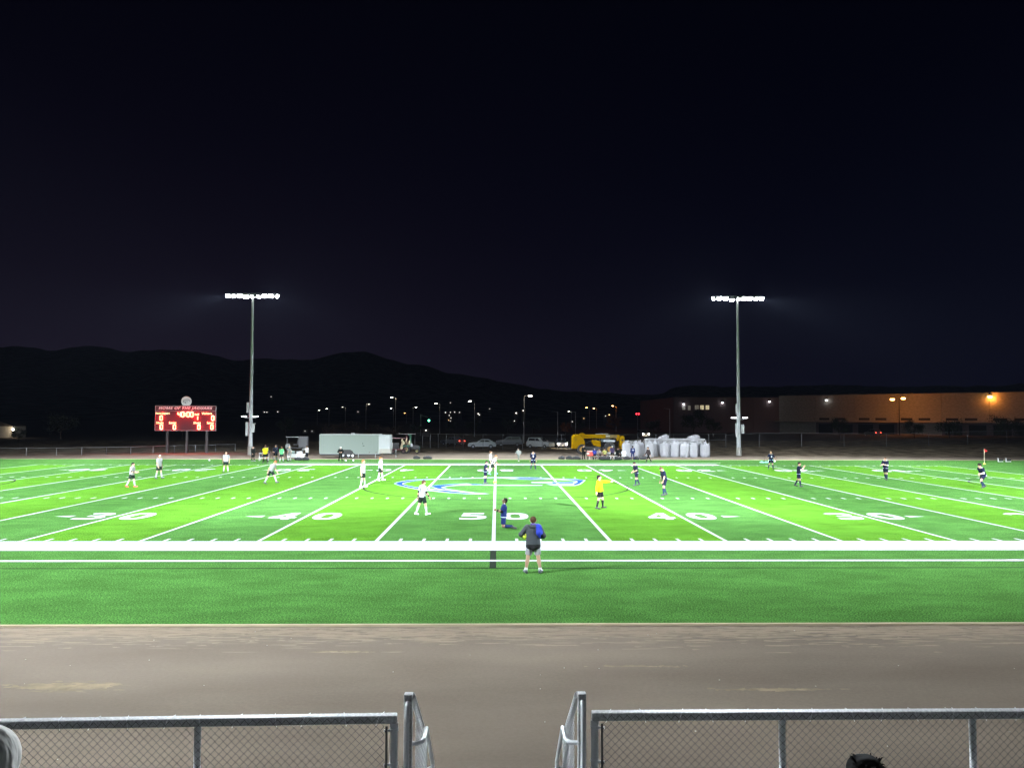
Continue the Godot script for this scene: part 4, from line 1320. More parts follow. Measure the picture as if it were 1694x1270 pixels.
func trailer() -> void:
	var o := thing("cargo_trailer", "long white enclosed cargo trailer parked behind the far touchline", "trailer", P(-16.82, 95.4, -0.03))
	var white := mat("trailer_skin", 0.15, 0.185, 0.16, 0.5)
	var nose := mat("trailer_nose_skin", 0.2, 0.22, 0.22, 0.4)
	var trim := paint(Color(0.26, 0.28, 0.27), 0.4)
	var dark := paint(Color(0.02, 0.02, 0.02), 0.6)
	obj("box_body", box_mesh(Vector3(7.0, 2.24, 2.4), 0.04, Vector3(-0.65, 1.62, 0)), white, o)
	# the wedge nose turns away from the side wall
	obj("nose", prism_mesh([V(2.85, 1.198), V(4.18, 0.75), V(4.18, -0.75), V(2.85, -1.198)], 2.24, 0.02, Vector3(0, 1.62, 0), Basis(Vector3.RIGHT, Vector3.FORWARD, Vector3.UP)), nose, o)
	obj("stone_guard", prism_mesh([V(2.86, 1.204), V(4.19, 0.756), V(4.19, -0.756), V(2.86, -1.204)], 0.55, 0.0, Vector3(0, 0.79, 0), Basis(Vector3.RIGHT, Vector3.FORWARD, Vector3.UP)), mat("tread_plate", 0.16, 0.155, 0.13, 0.4, 0.4), o)
	obj("roof_edge", box_mesh(Vector3(7.06, 0.1, 2.46), 0.02, Vector3(-0.65, 2.76, 0)), trim, o)
	obj("skirt_rail", box_mesh(Vector3(7.06, 0.08, 2.46), 0.01, Vector3(-0.65, 0.5, 0)), trim, o)
	for x in [-4.17, 2.87]: obj("corner_post", box_mesh(Vector3(0.06, 2.2, 2.45), 0.01, Vector3(x, 1.62, 0)), trim, o)
	for k in 5: obj("panel_seam", box_mesh(Vector3(0.02, 2.15, 0.006), 0.0, Vector3(-3.1 + 1.22 * k, 1.62, 1.201)), white, o)
	var door := obj("side_door", box_mesh(Vector3(0.92, 1.9, 0.03), 0.008, Vector3(1.62, 1.66, 1.21)), white, o)
	obj("door_latch", box_mesh(Vector3(0.22, 0.07, 0.05), 0.01, Vector3(1.05, 1.45, 1.235)), dark, door)
	obj("door_lock", box_mesh(Vector3(0.06, 0.16, 0.05), 0.01, Vector3(0.95, 1.72, 1.215)), dark, door)
	obj("marker_strip", box_mesh(Vector3(0.36, 0.05, 0.012), 0.0, Vector3(-3.7, 1.53, 1.205)), paint(Color(0.2, 0.22, 0.2)), o)
	for x in [1.75, 2.55]: obj("marker_light", box_mesh(Vector3(0.1, 0.07, 0.02), 0.0, Vector3(x, 0.66, 1.225)), paint(Color(0.12, 0.05, 0.02)), o)
	obj("roof_vent", box_mesh(Vector3(0.42, 0.14, 0.42), 0.04, Vector3(-0.45, 2.88, 0)), trim, o)
	obj("chassis", box_mesh(Vector3(7.0, 0.16, 1.9), 0.0, Vector3(-0.65, 0.38, 0)), dark, o)
	obj("fender", prism_mesh([V(-1.85, 0.42), V(-1.72, 0.82), V(-1.4, 0.98), V(-0.55, 0.98), V(-0.25, 0.82), V(-0.1, 0.42)], 0.34, 0.02, Vector3(0, 0, 1.12)), dark, o)
	for x in [-1.42, -0.72]:
		for z in [1.08, -1.08]: wheel(o, Vector3(x, 0.345, z), 0.345, 0.22, Color(0.5, 0.5, 0.5))
	wheel(o, Vector3(-0.18, 0.29, 1.36), 0.29, 0.18, Color(0.6, 0.6, 0.55), "spare_wheel")
	for x in [0.42, 2.45]: obj("corner_jack", box_mesh(Vector3(0.07, 0.5, 0.07), 0.0, Vector3(x, 0.25, 1.1)), trim, o)
	for s in [-1.0, 1.0]: obj("tongue_bar", tube_mesh([Vector3(3.3, 0.42, 0.7 * s), Vector3(5.0, 0.45, 0.0)], 0.05, 0.05, 6), dark, o)
	obj("tongue_jack", tube_mesh([Vector3(4.75, 0.0, 0), Vector3(4.75, 1.0, 0)], 0.05, 0.04, 8), trim, o)
	obj("coupler", box_mesh(Vector3(0.35, 0.14, 0.2), 0.03, Vector3(5.05, 0.5, 0)), dark, o)

func telehandler() -> void:
	var o := thing("telehandler", "yellow telescopic handler parked behind the away bench", "telehandler", P(13.5, 105.5, -0.05))
	var yel := mat("plant_yellow", 0.26, 0.145, 0.002, 0.8)
	yel.specular_mode = BaseMaterial3D.SPECULAR_DISABLED
	var worn := mat("plant_yellow_worn", 0.16, 0.12, 0.05, 0.85)
	var dark := paint(Color(0.025, 0.025, 0.025), 0.6)
	var glass := mat("cab_glass", 0.12, 0.14, 0.15, 0.1)
	obj("chassis", box_mesh(Vector3(4.6, 0.4, 1.1), 0.05, Vector3(0.0, 0.85, 0)), dark, o)
	obj("counterweight", prism_mesh([V(-3.35, 0.75), V(-3.3, 2.35), V(-3.0, 2.62), V(-2.2, 2.62), V(-1.75, 1.95), V(-1.6, 1.35), V(-2.2, 0.7)], 2.1, 0.12), yel, o)
	obj("engine_hood", prism_mesh([V(-0.85, 1.75), V(-0.7, 1.95), V(0.35, 1.8), V(0.45, 1.1), V(0.3, 0.95), V(-0.55, 1.2)], 0.7, 0.06, Vector3(0, 0, 0.95)), yel, o)
	obj("fuel_tank", box_mesh(Vector3(1.1, 0.5, 0.5), 0.05, Vector3(-0.1, 0.8, 0.95)), dark, o)
	var boom := obj("boom", box_mesh(Vector3(3.9, 0.52, 0.55), 0.04, Vector3(-0.75, 2.38, 0.1), ), yel, o)
	obj("boom_knuckle", tube_mesh([Vector3(-2.0, 2.45, -0.35), Vector3(-2.0, 2.45, 0.6)], 0.42, 0.42, 18), yel, boom)
	obj("boom_section", box_mesh(Vector3(1.9, 0.42, 0.44), 0.03, Vector3(1.75, 2.36, 0.1)), worn, boom)
	obj("boom_label", box_mesh(Vector3(1.1, 0.2, 0.01), 0.0, Vector3(1.2, 2.42, 0.327)), paint(Color(0.34, 0.33, 0.28)), boom)
	obj("hose_cover", box_mesh(Vector3(1.7, 0.1, 0.3), 0.02, Vector3(0.7, 2.7, 0.1)), paint(Color(0.3, 0.3, 0.26)), boom)
	obj("boom_head", prism_mesh([V(2.55, 2.62), V(3.0, 2.6), V(3.15, 2.2), V(2.95, 1.8), V(2.7, 1.75), V(2.6, 2.15)], 0.5, 0.04), yel, o)
	obj("lift_cylinder", tube_mesh([Vector3(-1.5, 1.5, 0.1), Vector3(0.6, 2.2, 0.1)], 0.1, 0.08, 10), dark, o)
	# the cab behind the boom
	obj("cab_frame", prism_mesh([V(0.5, 0.9), V(0.45, 2.55), V(0.75, 2.7), V(1.7, 2.68), V(2.1, 1.75), V(2.15, 0.9)], 0.95, 0.05, Vector3(0, 0, -0.75)), dark, o)
	obj("cab_window", prism_mesh([V(0.65, 1.6), V(0.65, 2.5), V(1.6, 2.5), V(1.95, 1.7)], 0.98, 0.0, Vector3(0, 0, -0.75)), glass, o)
	obj("front_cover", box_mesh(Vector3(1.5, 0.25, 0.6), 0.05, Vector3(1.6, 1.78, 0.8)), paint(Color(0.4, 0.42, 0.45), 0.4), o)
	obj("front_fender", prism_mesh([V(0.85, 1.05), V(1.1, 1.5), V(1.6, 1.66), V(2.1, 1.5), V(2.35, 1.05), V(2.2, 1.05), V(1.6, 1.5), V(1.0, 1.05)], 0.5, 0.0, Vector3(0, 0, 1.0)), dark, o)
	# attachment plate
	obj("fork_carriage", prism_mesh([V(3.1, 0.75), V(3.05, 2.45), V(3.6, 2.45), V(3.75, 0.75)], 1.6, 0.04), yel, o)
	for q in [[3.35, 1.9], [3.35, 1.0]]: obj("carriage_hole", box_mesh(Vector3(0.24, 0.2, 1.62), 0.0, Vector3(q[0], q[1], 0)), dark, o)
	for z in [-0.5, 0.5]: obj("fork", box_mesh(Vector3(1.2, 0.06, 0.14), 0.0, Vector3(4.2, 0.3, z)), dark, o)
	for x in [-2.05, 1.6]:
		for z in [1.0, -1.0]: wheel(o, Vector3(x, 0.68, z), 0.68, 0.45, Color(0.36, 0.2, 0.03))
	for x in [-2.9, 2.2]: obj("mirror", box_mesh(Vector3(0.08, 0.22, 0.14), 0.02, Vector3(x, 2.0, 1.15)), dark, o)

func bulk_bags() -> void:
	var cloth := mat("bulk_bag_cloth", 0.34, 0.34, 0.36, 0.85)
	textured(cloth, noise(0.05, 4, 91, 0.85, 1.0), Vector3(1.2, 0.4, 1.2), 1.0, null, Vector3.ONE, true)
	var protos := []
	for v in 3:
		var fn := FastNoiseLite.new()
		fn.seed = 100 + v
		fn.frequency = 1.3
		var st := begin()
		var rows := [[0.0, 0.42], [0.03, 0.5], [0.4, 0.53], [0.9, 0.53], [1.35, 0.52], [1.6, 0.5], [1.72, 0.4], [1.78, 0.22], [1.95, 0.13], [2.02, 0.17]]
		var grid := []
		var sides := 24
		for r in rows:
			var ring := []
			for k in sides:
				var a := TAU * k / sides
				var c := Vector2(cos(a), sin(a))
				var sq := pow(pow(absf(c.x), 4.0) + pow(absf(c.y), 4.0), -0.25) if r[0] < 1.7 else 1.0
				var p: Vector2 = c * sq * r[1]
				var n := fn.get_noise_3d(p.x * 1.5, r[0] * 1.4, p.y * 1.5)
				p *= 1.0 + n * 0.12 + 0.035 * sin(a * 9.0 + v * 2.0 + n * 5.0)
				ring.append(Vector3(p.x + (v - 1) * 0.05 * r[0], r[0] * (1.0 + n * 0.03), p.y))
			grid.append(ring)
		for i in rows.size() - 1:
			for k in sides:
				var l := (k + 1) % sides
				for t in [grid[i][k], grid[i + 1][k], grid[i + 1][l], grid[i][k], grid[i + 1][l], grid[i][l]]:
					st.set_smooth_group(0)
					st.add_vertex(t)
		st.generate_normals()
		var body := st.commit()
		var o := Node3D.new()
		obj("bag", body, cloth, o)
		for c in [[-1, -1], [1, -1], [1, 1], [-1, 1]]:
			var q := Vector3(c[0] * 0.44, 1.58, c[1] * 0.44)
			obj("lifting_loop", tube_mesh([q, q + Vector3(-c[0] * 0.03, 0.32, 0), q + Vector3(-c[0] * 0.16, 0.4, 0), q + Vector3(-c[0] * 0.26, 0.26, 0), q + Vector3(-c[0] * 0.28, 0.08, 0)], 0.028, 0.028, 5), cloth, o)
		obj("discharge_spout", tube_mesh([Vector3(0, 1.8, 0), Vector3(0.05, 1.98, 0.02), Vector3(0.15, 2.04, 0.05)], 0.14, 0.07, 8), cloth, o)
		protos.append(o)
	var front := [16.3, 17.35, 18.95, 21.0, 22.17, 23.35, 24.5, 26.0]
	var names := ["standing by the telehandler's forks", "second from the telehandler, behind the standing navy player", "just left of the gap in the row", "first right of the gap in the row", "second right of the gap", "third right of the gap", "second from the mast end of the row", "at the mast end of the row"]
	for i in front.size():
		var o: Node3D = dup(protos[i % 3], "bulk_bag", P(front[i], 97.4 + 0.25 * sin(i * 2.1), -0.03), 0.5 * sin(i * 4.7), "white bulk bag in the front row, " + names[i], "white bulk bags by the far track")
		o.set_meta("category", "bulk bag")
		o.scale = Vector3(1.04, 1.0 + 0.05 * sin(i * 3.3), 1.0)
	for q in [[18.1, 98.7, "behind the first two bags"], [20.05, 98.9, "in the gap of the front row"], [22.8, 98.9, "seen over the bags right of the gap"], [25.3, 98.8, "seen over the last two bags"]]:
		var o: Node3D = dup(protos[int(q[0]) % 3], "bulk_bag", P(q[0], q[1], -0.03), q[0], "white woven bulk bag in the back row, " + q[2], "white bulk bags by the far track")
		o.set_meta("category", "bulk bag")
	for p in protos: p.free()
	var rack := thing("turf_roll_rack", "long grey covered stack behind the bulk bags with two tarpaulin humps on top", "stack", P(23.1, 101.6, -0.05))
	obj("frame", box_mesh(Vector3(7.4, 2.0, 1.3), 0.03, Vector3(0, 1.0, 0)), paint(Color(0.2, 0.2, 0.2)), rack)
	obj("cover", box_mesh(Vector3(7.6, 0.22, 1.5), 0.05, Vector3(0, 2.1, 0)), paint(Color(0.27, 0.27, 0.28)), rack)
	for q in [[-1.4, 0.55, 1.1], [2.5, 0.6, 1.5]]:
		obj("tarpaulin", blob_mesh([[Vector3(q[0] - q[2] * 0.4, 2.2, 0), Vector3(q[0] + q[2] * 0.3, 2.35, 0.1), 0.3, 0.36], [Vector3(q[0], 2.2, 0.2), Vector3(q[0] + 0.2, 2.3 + q[1] * 0.3, 0), 0.4, 0.22]], 0.06, 0.2), cloth, rack)

func car(label: String, kind: String, at: Vector3, turn: float, c: Color, lights: String, group := "cars parked behind the fence") -> void:
	var o := thing("parked_car", label, "car", at, turn, group)
	var suv := kind == "suv"
	var bodym := paint(c, 0.35)
	var glass := mat("car_glass", 0.015, 0.017, 0.02, 0.08)
	var hi := 0.12 if suv else 0.0
	obj("body", prism_mesh([V(-2.2, 0.32), V(-2.24, 0.62 + hi), V(-2.12, 0.86 + hi), V(-1.55, 0.95 + hi), V(-0.9, 1.0 + hi), V(1.35, 1.02 + hi), V(2.1, 1.0 + hi), V(2.22, 0.7 + hi), V(2.18, 0.32)], 1.76, 0.1), bodym, o)
	var roof: Array = [V(-0.95, 0.96 + hi), V(-0.2, 1.46 + hi), V(0.3, 1.5 + hi), V(1.1, 1.46 + hi), V(1.9, 0.98 + hi)]
	var pane: Array = [V(-0.75, 1.02 + hi), V(-0.15, 1.41 + hi), V(0.3, 1.44 + hi), V(1.05, 1.4 + hi), V(1.55, 1.03 + hi)]
	if suv:
		roof = [V(-1.0, 1.08), V(-0.35, 1.68), V(0.3, 1.74), V(1.9, 1.7), V(2.15, 1.1)]
		pane = [V(-0.78, 1.14), V(-0.28, 1.61), V(0.3, 1.66), V(1.8, 1.62), V(1.95, 1.16)]
	obj("cabin", prism_mesh(roof, 1.6, 0.22), bodym, o)
	var win := obj("windows", prism_mesh(pane, 1.615, 0.22), glass, o)
	obj("windscreen", prism_mesh([roof[0] + V(0.1, 0.02), roof[1] - V(0.0, 0.03), roof[1] - V(0.03, -0.01), roof[0] + V(0.03, 0.03)], 1.1, 0.0), glass, win)
	for x in [0.42]: obj("pillar", box_mesh(Vector3(0.07, 0.5, 1.62), 0.0, Vector3(x, 1.22 + hi, 0)), bodym, win)
	for x in [-1.42, 1.35]:
		for z in [0.8, -0.8]: wheel(o, Vector3(x, 0.33, z), 0.33, 0.2, Color(0.35, 0.35, 0.36))
	for z in [0.66, -0.66]:
		obj("headlight", box_mesh(Vector3(0.12, 0.14, 0.3), 0.03, Vector3(-2.18, 0.72 + hi, z)), glow("car_head_lamp", 1.0, 0.95, 0.85, 30.0) if lights == "head" else paint(Color(0.4, 0.4, 0.4), 0.2), o)
		obj("taillight", box_mesh(Vector3(0.1, 0.16, 0.3), 0.03, Vector3(2.18, 0.82 + hi, z)), glow("car_tail_lamp", 1.0, 0.1, 0.04, 4.0) if lights == "tail" else paint(Color(0.2, 0.01, 0.01), 0.3), o)
		if lights == "head": omni(Vector3(-2.45, 0.72 + hi, z), Color(1, 0.95, 0.85), 5.0, 0.1, o)
		if lights == "tail": omni(Vector3(2.4, 0.82 + hi, z), Color(1, 0.1, 0.04), 0.15, 0.1, o)
	for z in [0.95, -0.95]: obj("mirror", box_mesh(Vector3(0.14, 0.12, 0.16), 0.03, Vector3(-0.6, 1.05 + hi, z)), bodym, o)
	obj("number_plate", box_mesh(Vector3(0.02, 0.13, 0.34), 0.0, Vector3(-2.25, 0.45, 0)), paint(Color(0.4, 0.4, 0.38)), o)

func far_vehicles() -> void:
	car("pale silver saloon parked side on behind the fence", "saloon", P(-2.2, 124, -0.06), 0.0, Color(0.38, 0.41, 0.45), "")
	car("white estate car with a roof box parked at an angle behind the fence", "suv", P(7.0, 125, -0.06), deg_to_rad(142), Color(0.5, 0.52, 0.53), "")
	car("car facing the field with both headlights shining", "saloon", P(10.6, 128, -0.06), deg_to_rad(90), Color(0.05, 0.05, 0.06), "head")
	car("dark car beyond the fence corner with an orange lamp glowing on it", "saloon", P(-7.6, 138, -0.06), deg_to_rad(-40), Color(0.08, 0.08, 0.09), "tail")
	car("dark car side on between the silver saloon and the white estate car", "suv", P(2.2, 134, -0.06), 0.0, Color(0.05, 0.055, 0.07), "")
	car("dark car in the warehouse yard with red tail lamps lit, below the yard lamp", "suv", P(90.6, 188, 0.5), deg_to_rad(-80), Color(0.06, 0.05, 0.05), "tail", "")
	car("car with two warm headlights seen over the fence, above the bulk bags", "suv", P(33.3, 178, 0.35), deg_to_rad(96), Color(0.05, 0.05, 0.05), "head", "")
	# the grey utility cart behind the home bench
	var u := thing("utility_cart", "grey canopied utility cart parked behind the crowd of players", "cart", P(-28.6, 113.5, -0.06), 0.15)
	var grey := paint(Color(0.2, 0.205, 0.2), 0.5)
	var dark := paint(Color(0.03, 0.03, 0.032), 0.6)
	obj("canopy", box_mesh(Vector3(1.75, 0.1, 1.3), 0.03, Vector3(-0.55, 2.02, 0)), paint(Color(0.42, 0.43, 0.42), 0.4), u)
	for q in [[-1.3, 0.55], [0.2, 0.55], [-1.3, -0.55], [0.2, -0.55]]: obj("canopy_post", box_mesh(Vector3(0.05, 1.2, 0.05), 0.0, Vector3(q[0], 1.4, q[1])), dark, u)
	obj("front_cowl", prism_mesh([V(-1.55, 0.35), V(-1.5, 0.95), V(-1.0, 1.1), V(-0.8, 0.5), V(-0.8, 0.35)], 1.2, 0.06), grey, u)
	obj("seat", box_mesh(Vector3(0.5, 0.15, 1.1), 0.04, Vector3(-0.15, 0.95, 0)), dark, u)
	obj("seat_back", box_mesh(Vector3(0.12, 0.5, 1.1), 0.04, Vector3(0.15, 1.25, 0)), dark, u)
	obj("cargo_box", box_mesh(Vector3(1.3, 1.55, 1.3), 0.04, Vector3(0.95, 1.35, 0)), paint(Color(0.1, 0.1, 0.105), 0.6), u)
	obj("floor_pan", box_mesh(Vector3(3.0, 0.16, 1.2), 0.03, Vector3(0, 0.48, 0)), dark, u)
	for x in [-1.1, 1.0]:
		for z in [0.6, -0.6]: wheel(u, Vector3(x, 0.28, z), 0.28, 0.2, Color(0.2, 0.2, 0.2))
	# the green tractor and the red cart of sacks beside the trailer
	var t := thing("tractor", "green tractor with an open roll bar parked right of the white trailer", "tractor", P(-11.3, 107, -0.05))
	var green := paint(Color(0.02, 0.1, 0.06), 0.5)
	obj("bonnet", prism_mesh([V(-0.4, 0.6), V(-0.4, 1.2), V(0.75, 1.1), V(0.95, 0.85), V(0.95, 0.6)], 0.75, 0.08), dark, t)
	obj("side_panel", box_mesh(Vector3(0.75, 0.42, 0.04), 0.01, Vector3(-0.35, 1.12, 0.42)), paint(Color(0.4, 0.41, 0.44), 0.4), t)
	obj("grille", box_mesh(Vector3(0.05, 0.4, 0.6), 0.0, Vector3(0.97, 0.75, 0)), green, t)
	obj("seat", box_mesh(Vector3(0.4, 0.4, 0.5), 0.08, Vector3(-0.85, 1.2, 0)), dark, t)
	obj("steering_column", tube_mesh([Vector3(-0.35, 1.1, 0), Vector3(-0.55, 1.5, 0)], 0.03, 0.03, 6), dark, t)
	for z in [-0.5, 0.5]: obj("roll_bar_post", box_mesh(Vector3(0.14, 1.5, 0.09), 0.02, Vector3(-0.3, 1.75, z)), green, t)
	obj("roll_bar_top", box_mesh(Vector3(0.4, 0.16, 1.1), 0.03, Vector3(-0.4, 2.48, 0)), green, t)
	for z in [-0.62, 0.62]:
		wheel(t, Vector3(-0.8, 0.52, z), 0.52, 0.32, Color(0.3, 0.28, 0.1))
		wheel(t, Vector3(0.65, 0.34, z), 0.34, 0.22, Color(0.3, 0.28, 0.1))
		obj("fender", prism_mesh([V(-1.4, 0.9), V(-1.1, 1.15), V(-0.5, 1.15), V(-0.25, 0.9)], 0.34, 0.03, Vector3(0, 0, z)), green, t)
	var r := thing("flat_cart", "rusty red framed flat cart loaded with yellow sacks beside the trailer", "cart", P(-13.1, 106.4, -0.05))
	var rust := paint(Color(0.12, 0.03, 0.035), 0.7)
	obj("deck", box_mesh(Vector3(2.3, 0.14, 1.3), 0.02, Vector3(0, 0.55, 0)), rust, r)
	for q in [[-1.05, 0.6], [-1.05, -0.6], [1.05, 0.6], [1.05, -0.6]]: obj("stake", box_mesh(Vector3(0.07, 2.0, 0.07), 0.0, Vector3(q[0], 1.6, q[1])), rust, r)
	for z in [-0.6, 0.6]: obj("side_rail", box_mesh(Vector3(2.2, 0.08, 0.06), 0.0, Vector3(0, 2.05, z)), paint(Color(0.25, 0.14, 0.14), 0.6), r)
	obj("top_rail", box_mesh(Vector3(2.6, 0.06, 0.06), 0.0, Vector3(0.9, 2.62, -0.5)), paint(Color(0.2, 0.19, 0.19), 0.5), r)
	obj("engine_block", box_mesh(Vector3(0.75, 0.85, 0.8), 0.06, Vector3(-0.35, 1.05, 0.2)), dark, r)
	obj("end_board", box_mesh(Vector3(0.4, 0.9, 0.5), 0.05, Vector3(-0.95, 1.0, 0.62)), paint(Color(0.38, 0.38, 0.37)), r)
	for q in [[0.35, 0.95, 0.3], [0.55, 1.5, 0.28], [0.95, 1.55, 0.25], [1.35, 1.5, 0.28], [0.45, 1.85, 0.2], [1.0, 1.85, 0.2]]:
		obj("sack", blob_mesh([[Vector3(q[0], q[1] - 0.16, 0.3), Vector3(q[0] + 0.05, q[1] + 0.14, 0.3), q[2] * 0.75, q[2] * 0.55]], 0.05, 0.1), paint(Color(0.42, 0.37, 0.24)), r)
	for x in [-0.7, 0.7]: wheel(r, Vector3(x, 0.3, 0.55), 0.3, 0.2, Color(0.1, 0.05, 0.05))

# ---------------------------------------------------------------- lamps, signals and houses beyond
func street_lamp(label: String, x: float, d: float, tall: float, c: Color, key: String, e: float, group: String, side := 1.0) -> void:
	var o := thing("street_lamp", label, "street lamp", P(x, d, -0.06), 0.0, group)
	var steel := mat("lamp_pole_steel", 0.3, 0.3, 0.3, 0.5, 0.3)
	var s := clampf(d / 220.0, 0.8, 2.2)
	obj("pole", tube_mesh([Vector3.ZERO, Vector3(0, tall - 0.2, 0), Vector3(-0.25 * side, tall, 0), Vector3(-1.0 * side, tall + 0.08, 0)], 0.1, 0.05, 7), steel, o)
	var h := obj("lamp_head", box_mesh(Vector3(0.75, 0.14, 0.32), 0.03, Vector3(-1.2 * side, tall + 0.1, 0)), steel, o)
	obj("lens", box_mesh(Vector3(0.62, 0.16, 0.3), 0.03, Vector3(-1.2 * side, tall - 0.03, 0)), glow(key, c.r, c.g, c.b, 26.0), h)
	omni(Vector3(-1.2 * side, tall - 0.3, 0.0), c, e, 0.2, o)

func street() -> void:
	var w := Color(1.0, 0.92, 0.8)
	var tells := ["farthest left of the row over the trailer", "second from the left over the trailer", "faint and small, left of the mountain's foot", "faint, between the trailer and the twin lamps", "tallest over the trailer's right end", "low, under the tallest over the trailer's right end", "just right of the orange lamp over the trailer", "between the orange lamp and the tall central ones", "second tallest, left of midfield", "tallest of all, above the fence near midfield", "bright round one above the telehandler's boom"]
	var i := 0
	for q in [[-108.2, 476, 9], [-85.8, 404, 9], [-63.1, 329, 9], [-51.7, 312, 10], [-31.4, 245, 11], [-48.2, 368, 9], [-34.3, 323, 9], [-17.0, 236, 9], [-5.6, 200, 9], [5.2, 149, 9], [37.1, 391, 8]]:
		var faint: bool = i in [2, 3]
		street_lamp("white street lamp on a tall pole, " + tells[i], q[0], q[1], q[2], w, "white_lamp_lens_faint" if faint else "white_lamp_lens", 4.0, "white street lamps beyond the field", -1.0 if i % 3 == 0 else 1.0)
		i += 1
	(mats["white_lamp_lens_faint"] as StandardMaterial3D).emission_energy_multiplier = 3.0
	var o := Color(1.0, 0.5, 0.17)
	tells = ["by the traffic signal over the trailer", "left of a pair above the telehandler", "right of a pair above the telehandler", "above the autumn tree", "left of the warehouse's dark end"]
	i = 0
	for q in [[-69.7, 607, 8], [38.5, 326, 9], [44.0, 346, 9], [41.7, 274, 9], [76.6, 363, 9]]:
		street_lamp("orange street lamp on a tall pole, " + tells[i], q[0], q[1], q[2], o, "orange_lamp_lens", 9.0 if i == 3 else 5.0, "orange street lamps beyond the field", 1.0)
		i += 1
	var steel := mat("lamp_pole_steel")
	i = 0
	for q in [[14.8, 190, 6.3, "left of the telehandler, its lamp out"], [19.1, 190, 6.3, "above the telehandler's boom, its lamp out"], [44.2, 200, 7.2, "beside the orange lamp at the warehouse's end"]]:
		var p := thing("unlit_pole", "bare grey lighting pole, " + q[3], "street lamp", P(q[0], q[1], -0.06), 0, "unlit lighting poles")
		obj("pole", tube_mesh([Vector3.ZERO, Vector3(0, q[2], 0)], 0.1, 0.06, 7), mat("pale_pole", 0.5, 0.48, 0.45, 0.5), p)
		obj("arm", tube_mesh([Vector3(0, q[2] - 0.1, 0), Vector3(-1.0, q[2] + 0.05, 0)], 0.04, 0.04, 6), mat("pale_pole"), p)
		obj("lamp_head", box_mesh(Vector3(0.6, 0.12, 0.25), 0.02, Vector3(-1.2, q[2] + 0.06, 0)), steel, p)
		i += 1
	var t := thing("traffic_signal", "traffic signal showing green on a mast arm beyond the trailer", "traffic signal", P(-20.2, 210, -0.06))
	obj("pole", tube_mesh([Vector3.ZERO, Vector3(0, 5.6, 0)], 0.13, 0.1, 8), steel, t)
	obj("mast_arm", tube_mesh([Vector3(0, 5.5, 0), Vector3(2.6, 4.7, 0)], 0.07, 0.05, 6), steel, t)
	obj("signal_head", box_mesh(Vector3(0.4, 1.1, 0.3), 0.03, Vector3(2.2, 4.35, 0)), paint(Color(0.02, 0.02, 0.02)), t)
	obj("green_lens", tube_mesh([Vector3(2.2, 4.0, 0.15), Vector3(2.2, 4.0, 0.2)], 0.24, 0.24, 14), glow("green_signal_lens", 0.12, 1.0, 0.6, 14.0), t)
	omni(Vector3(2.2, 4.0, 0.45), Color(0.12, 1, 0.6), 0.4, 0.1, t)
	var r := thing("traffic_signal", "traffic signal glowing red beyond the bulk bags", "traffic signal", P(53.9, 300, -0.06))
	obj("pole", tube_mesh([Vector3.ZERO, Vector3(0, 6.2, 0)], 0.13, 0.1, 8), steel, r)
	obj("signal_head", box_mesh(Vector3(1.5, 0.9, 0.3), 0.03, Vector3(0, 6.3, 0)), paint(Color(0.02, 0.02, 0.02)), r)
	for x in [-0.45, 0.45]: obj("red_lens", tube_mesh([Vector3(x, 6.35, 0.15), Vector3(x, 6.35, 0.2)], 0.3, 0.3, 14), glow("red_signal_lens", 1.0, 0.03, 0.05, 6.0), r)
	omni(Vector3(0, 6.35, 0.5), Color(1, 0.05, 0.06), 0.5, 0.1, r)
	# lit doorways and windows far off on the plain and the foothills: each one small lamp on its own wall
	var where := ["high on the dark slope at far left", "low on the slope left of the scoreboard", "just above the scoreboard's left end", "left of a close pair beside the left mast", "right of a close pair beside the left mast", "above the pair beside the left mast", "right of the pair beside the left mast", "above the trailer's middle", "just over the trailer's left half", "beside the one just over the trailer", "under the traffic signal", "first of a row of four right of the signal", "second of a row of four right of the signal", "third of a row of four right of the signal", "last of a row of four right of the signal", "below the row of four, upper", "below the row of four, lower", "lowest near the row of four, left", "lowest near the row of four, right", "above the row of four", "faint, left of the tallest lamp", "round and white left of the tallest lamp's foot", "round and white at the tallest lamp's foot", "low at midfield before the trees", "left of a pair right of the second tallest lamp", "right of a pair right of the second tallest lamp", "low by the bright lamp over the telehandler", "left of the orange pair's feet", "right of the orange pair's feet", "beside the autumn tree"]
	var spots := [[-898.9, 1500, 31.2, 0.5], [-703.5, 1300, 15.1, 0.4], [-620.5, 1400, 17.3, 0.3], [-352.8, 1200, 11.4, 1.2], [-349.1, 1200, 11.4, 1.2], [-457.5, 1600, 45.4, 0.4], [-332.7, 1200, 12.4, 0.5], [-193.7, 1100, 12.1, 0.3], [-55.7, 230, 0.7, 0.2], [-56.0, 240, 0.5, 0.2], [-17.9, 200, 1.5, 0.9], [-58.7, 900, 10.3, 0.7], [-53.2, 900, 10.4, 0.4], [-48.4, 900, 10.7, 0.5], [-42.8, 900, 10.4, 0.4], [-54.5, 900, 6.9, 0.5], [-52.5, 900, 4.1, 0.5], [-49.1, 800, 1.9, 0.6], [-47.2, 800, 1.0, 0.4], [-88.8, 1500, 32.4, 0.4], [-13.1, 1400, 20.0, 0.3], [17.2, 700, 8.7, 2.2], [23.6, 700, 10.9, 2.4], [11.2, 500, 2.6, 0.6], [-16.7, 700, 8.1, 1.2], [-15.6, 700, 7.0, 0.9], [40.4, 420, 2.7, 1.2], [55.4, 500, 4.3, 0.6], [69.3, 500, 5.9, 0.4], [74.5, 520, 6.7, 1.6]]
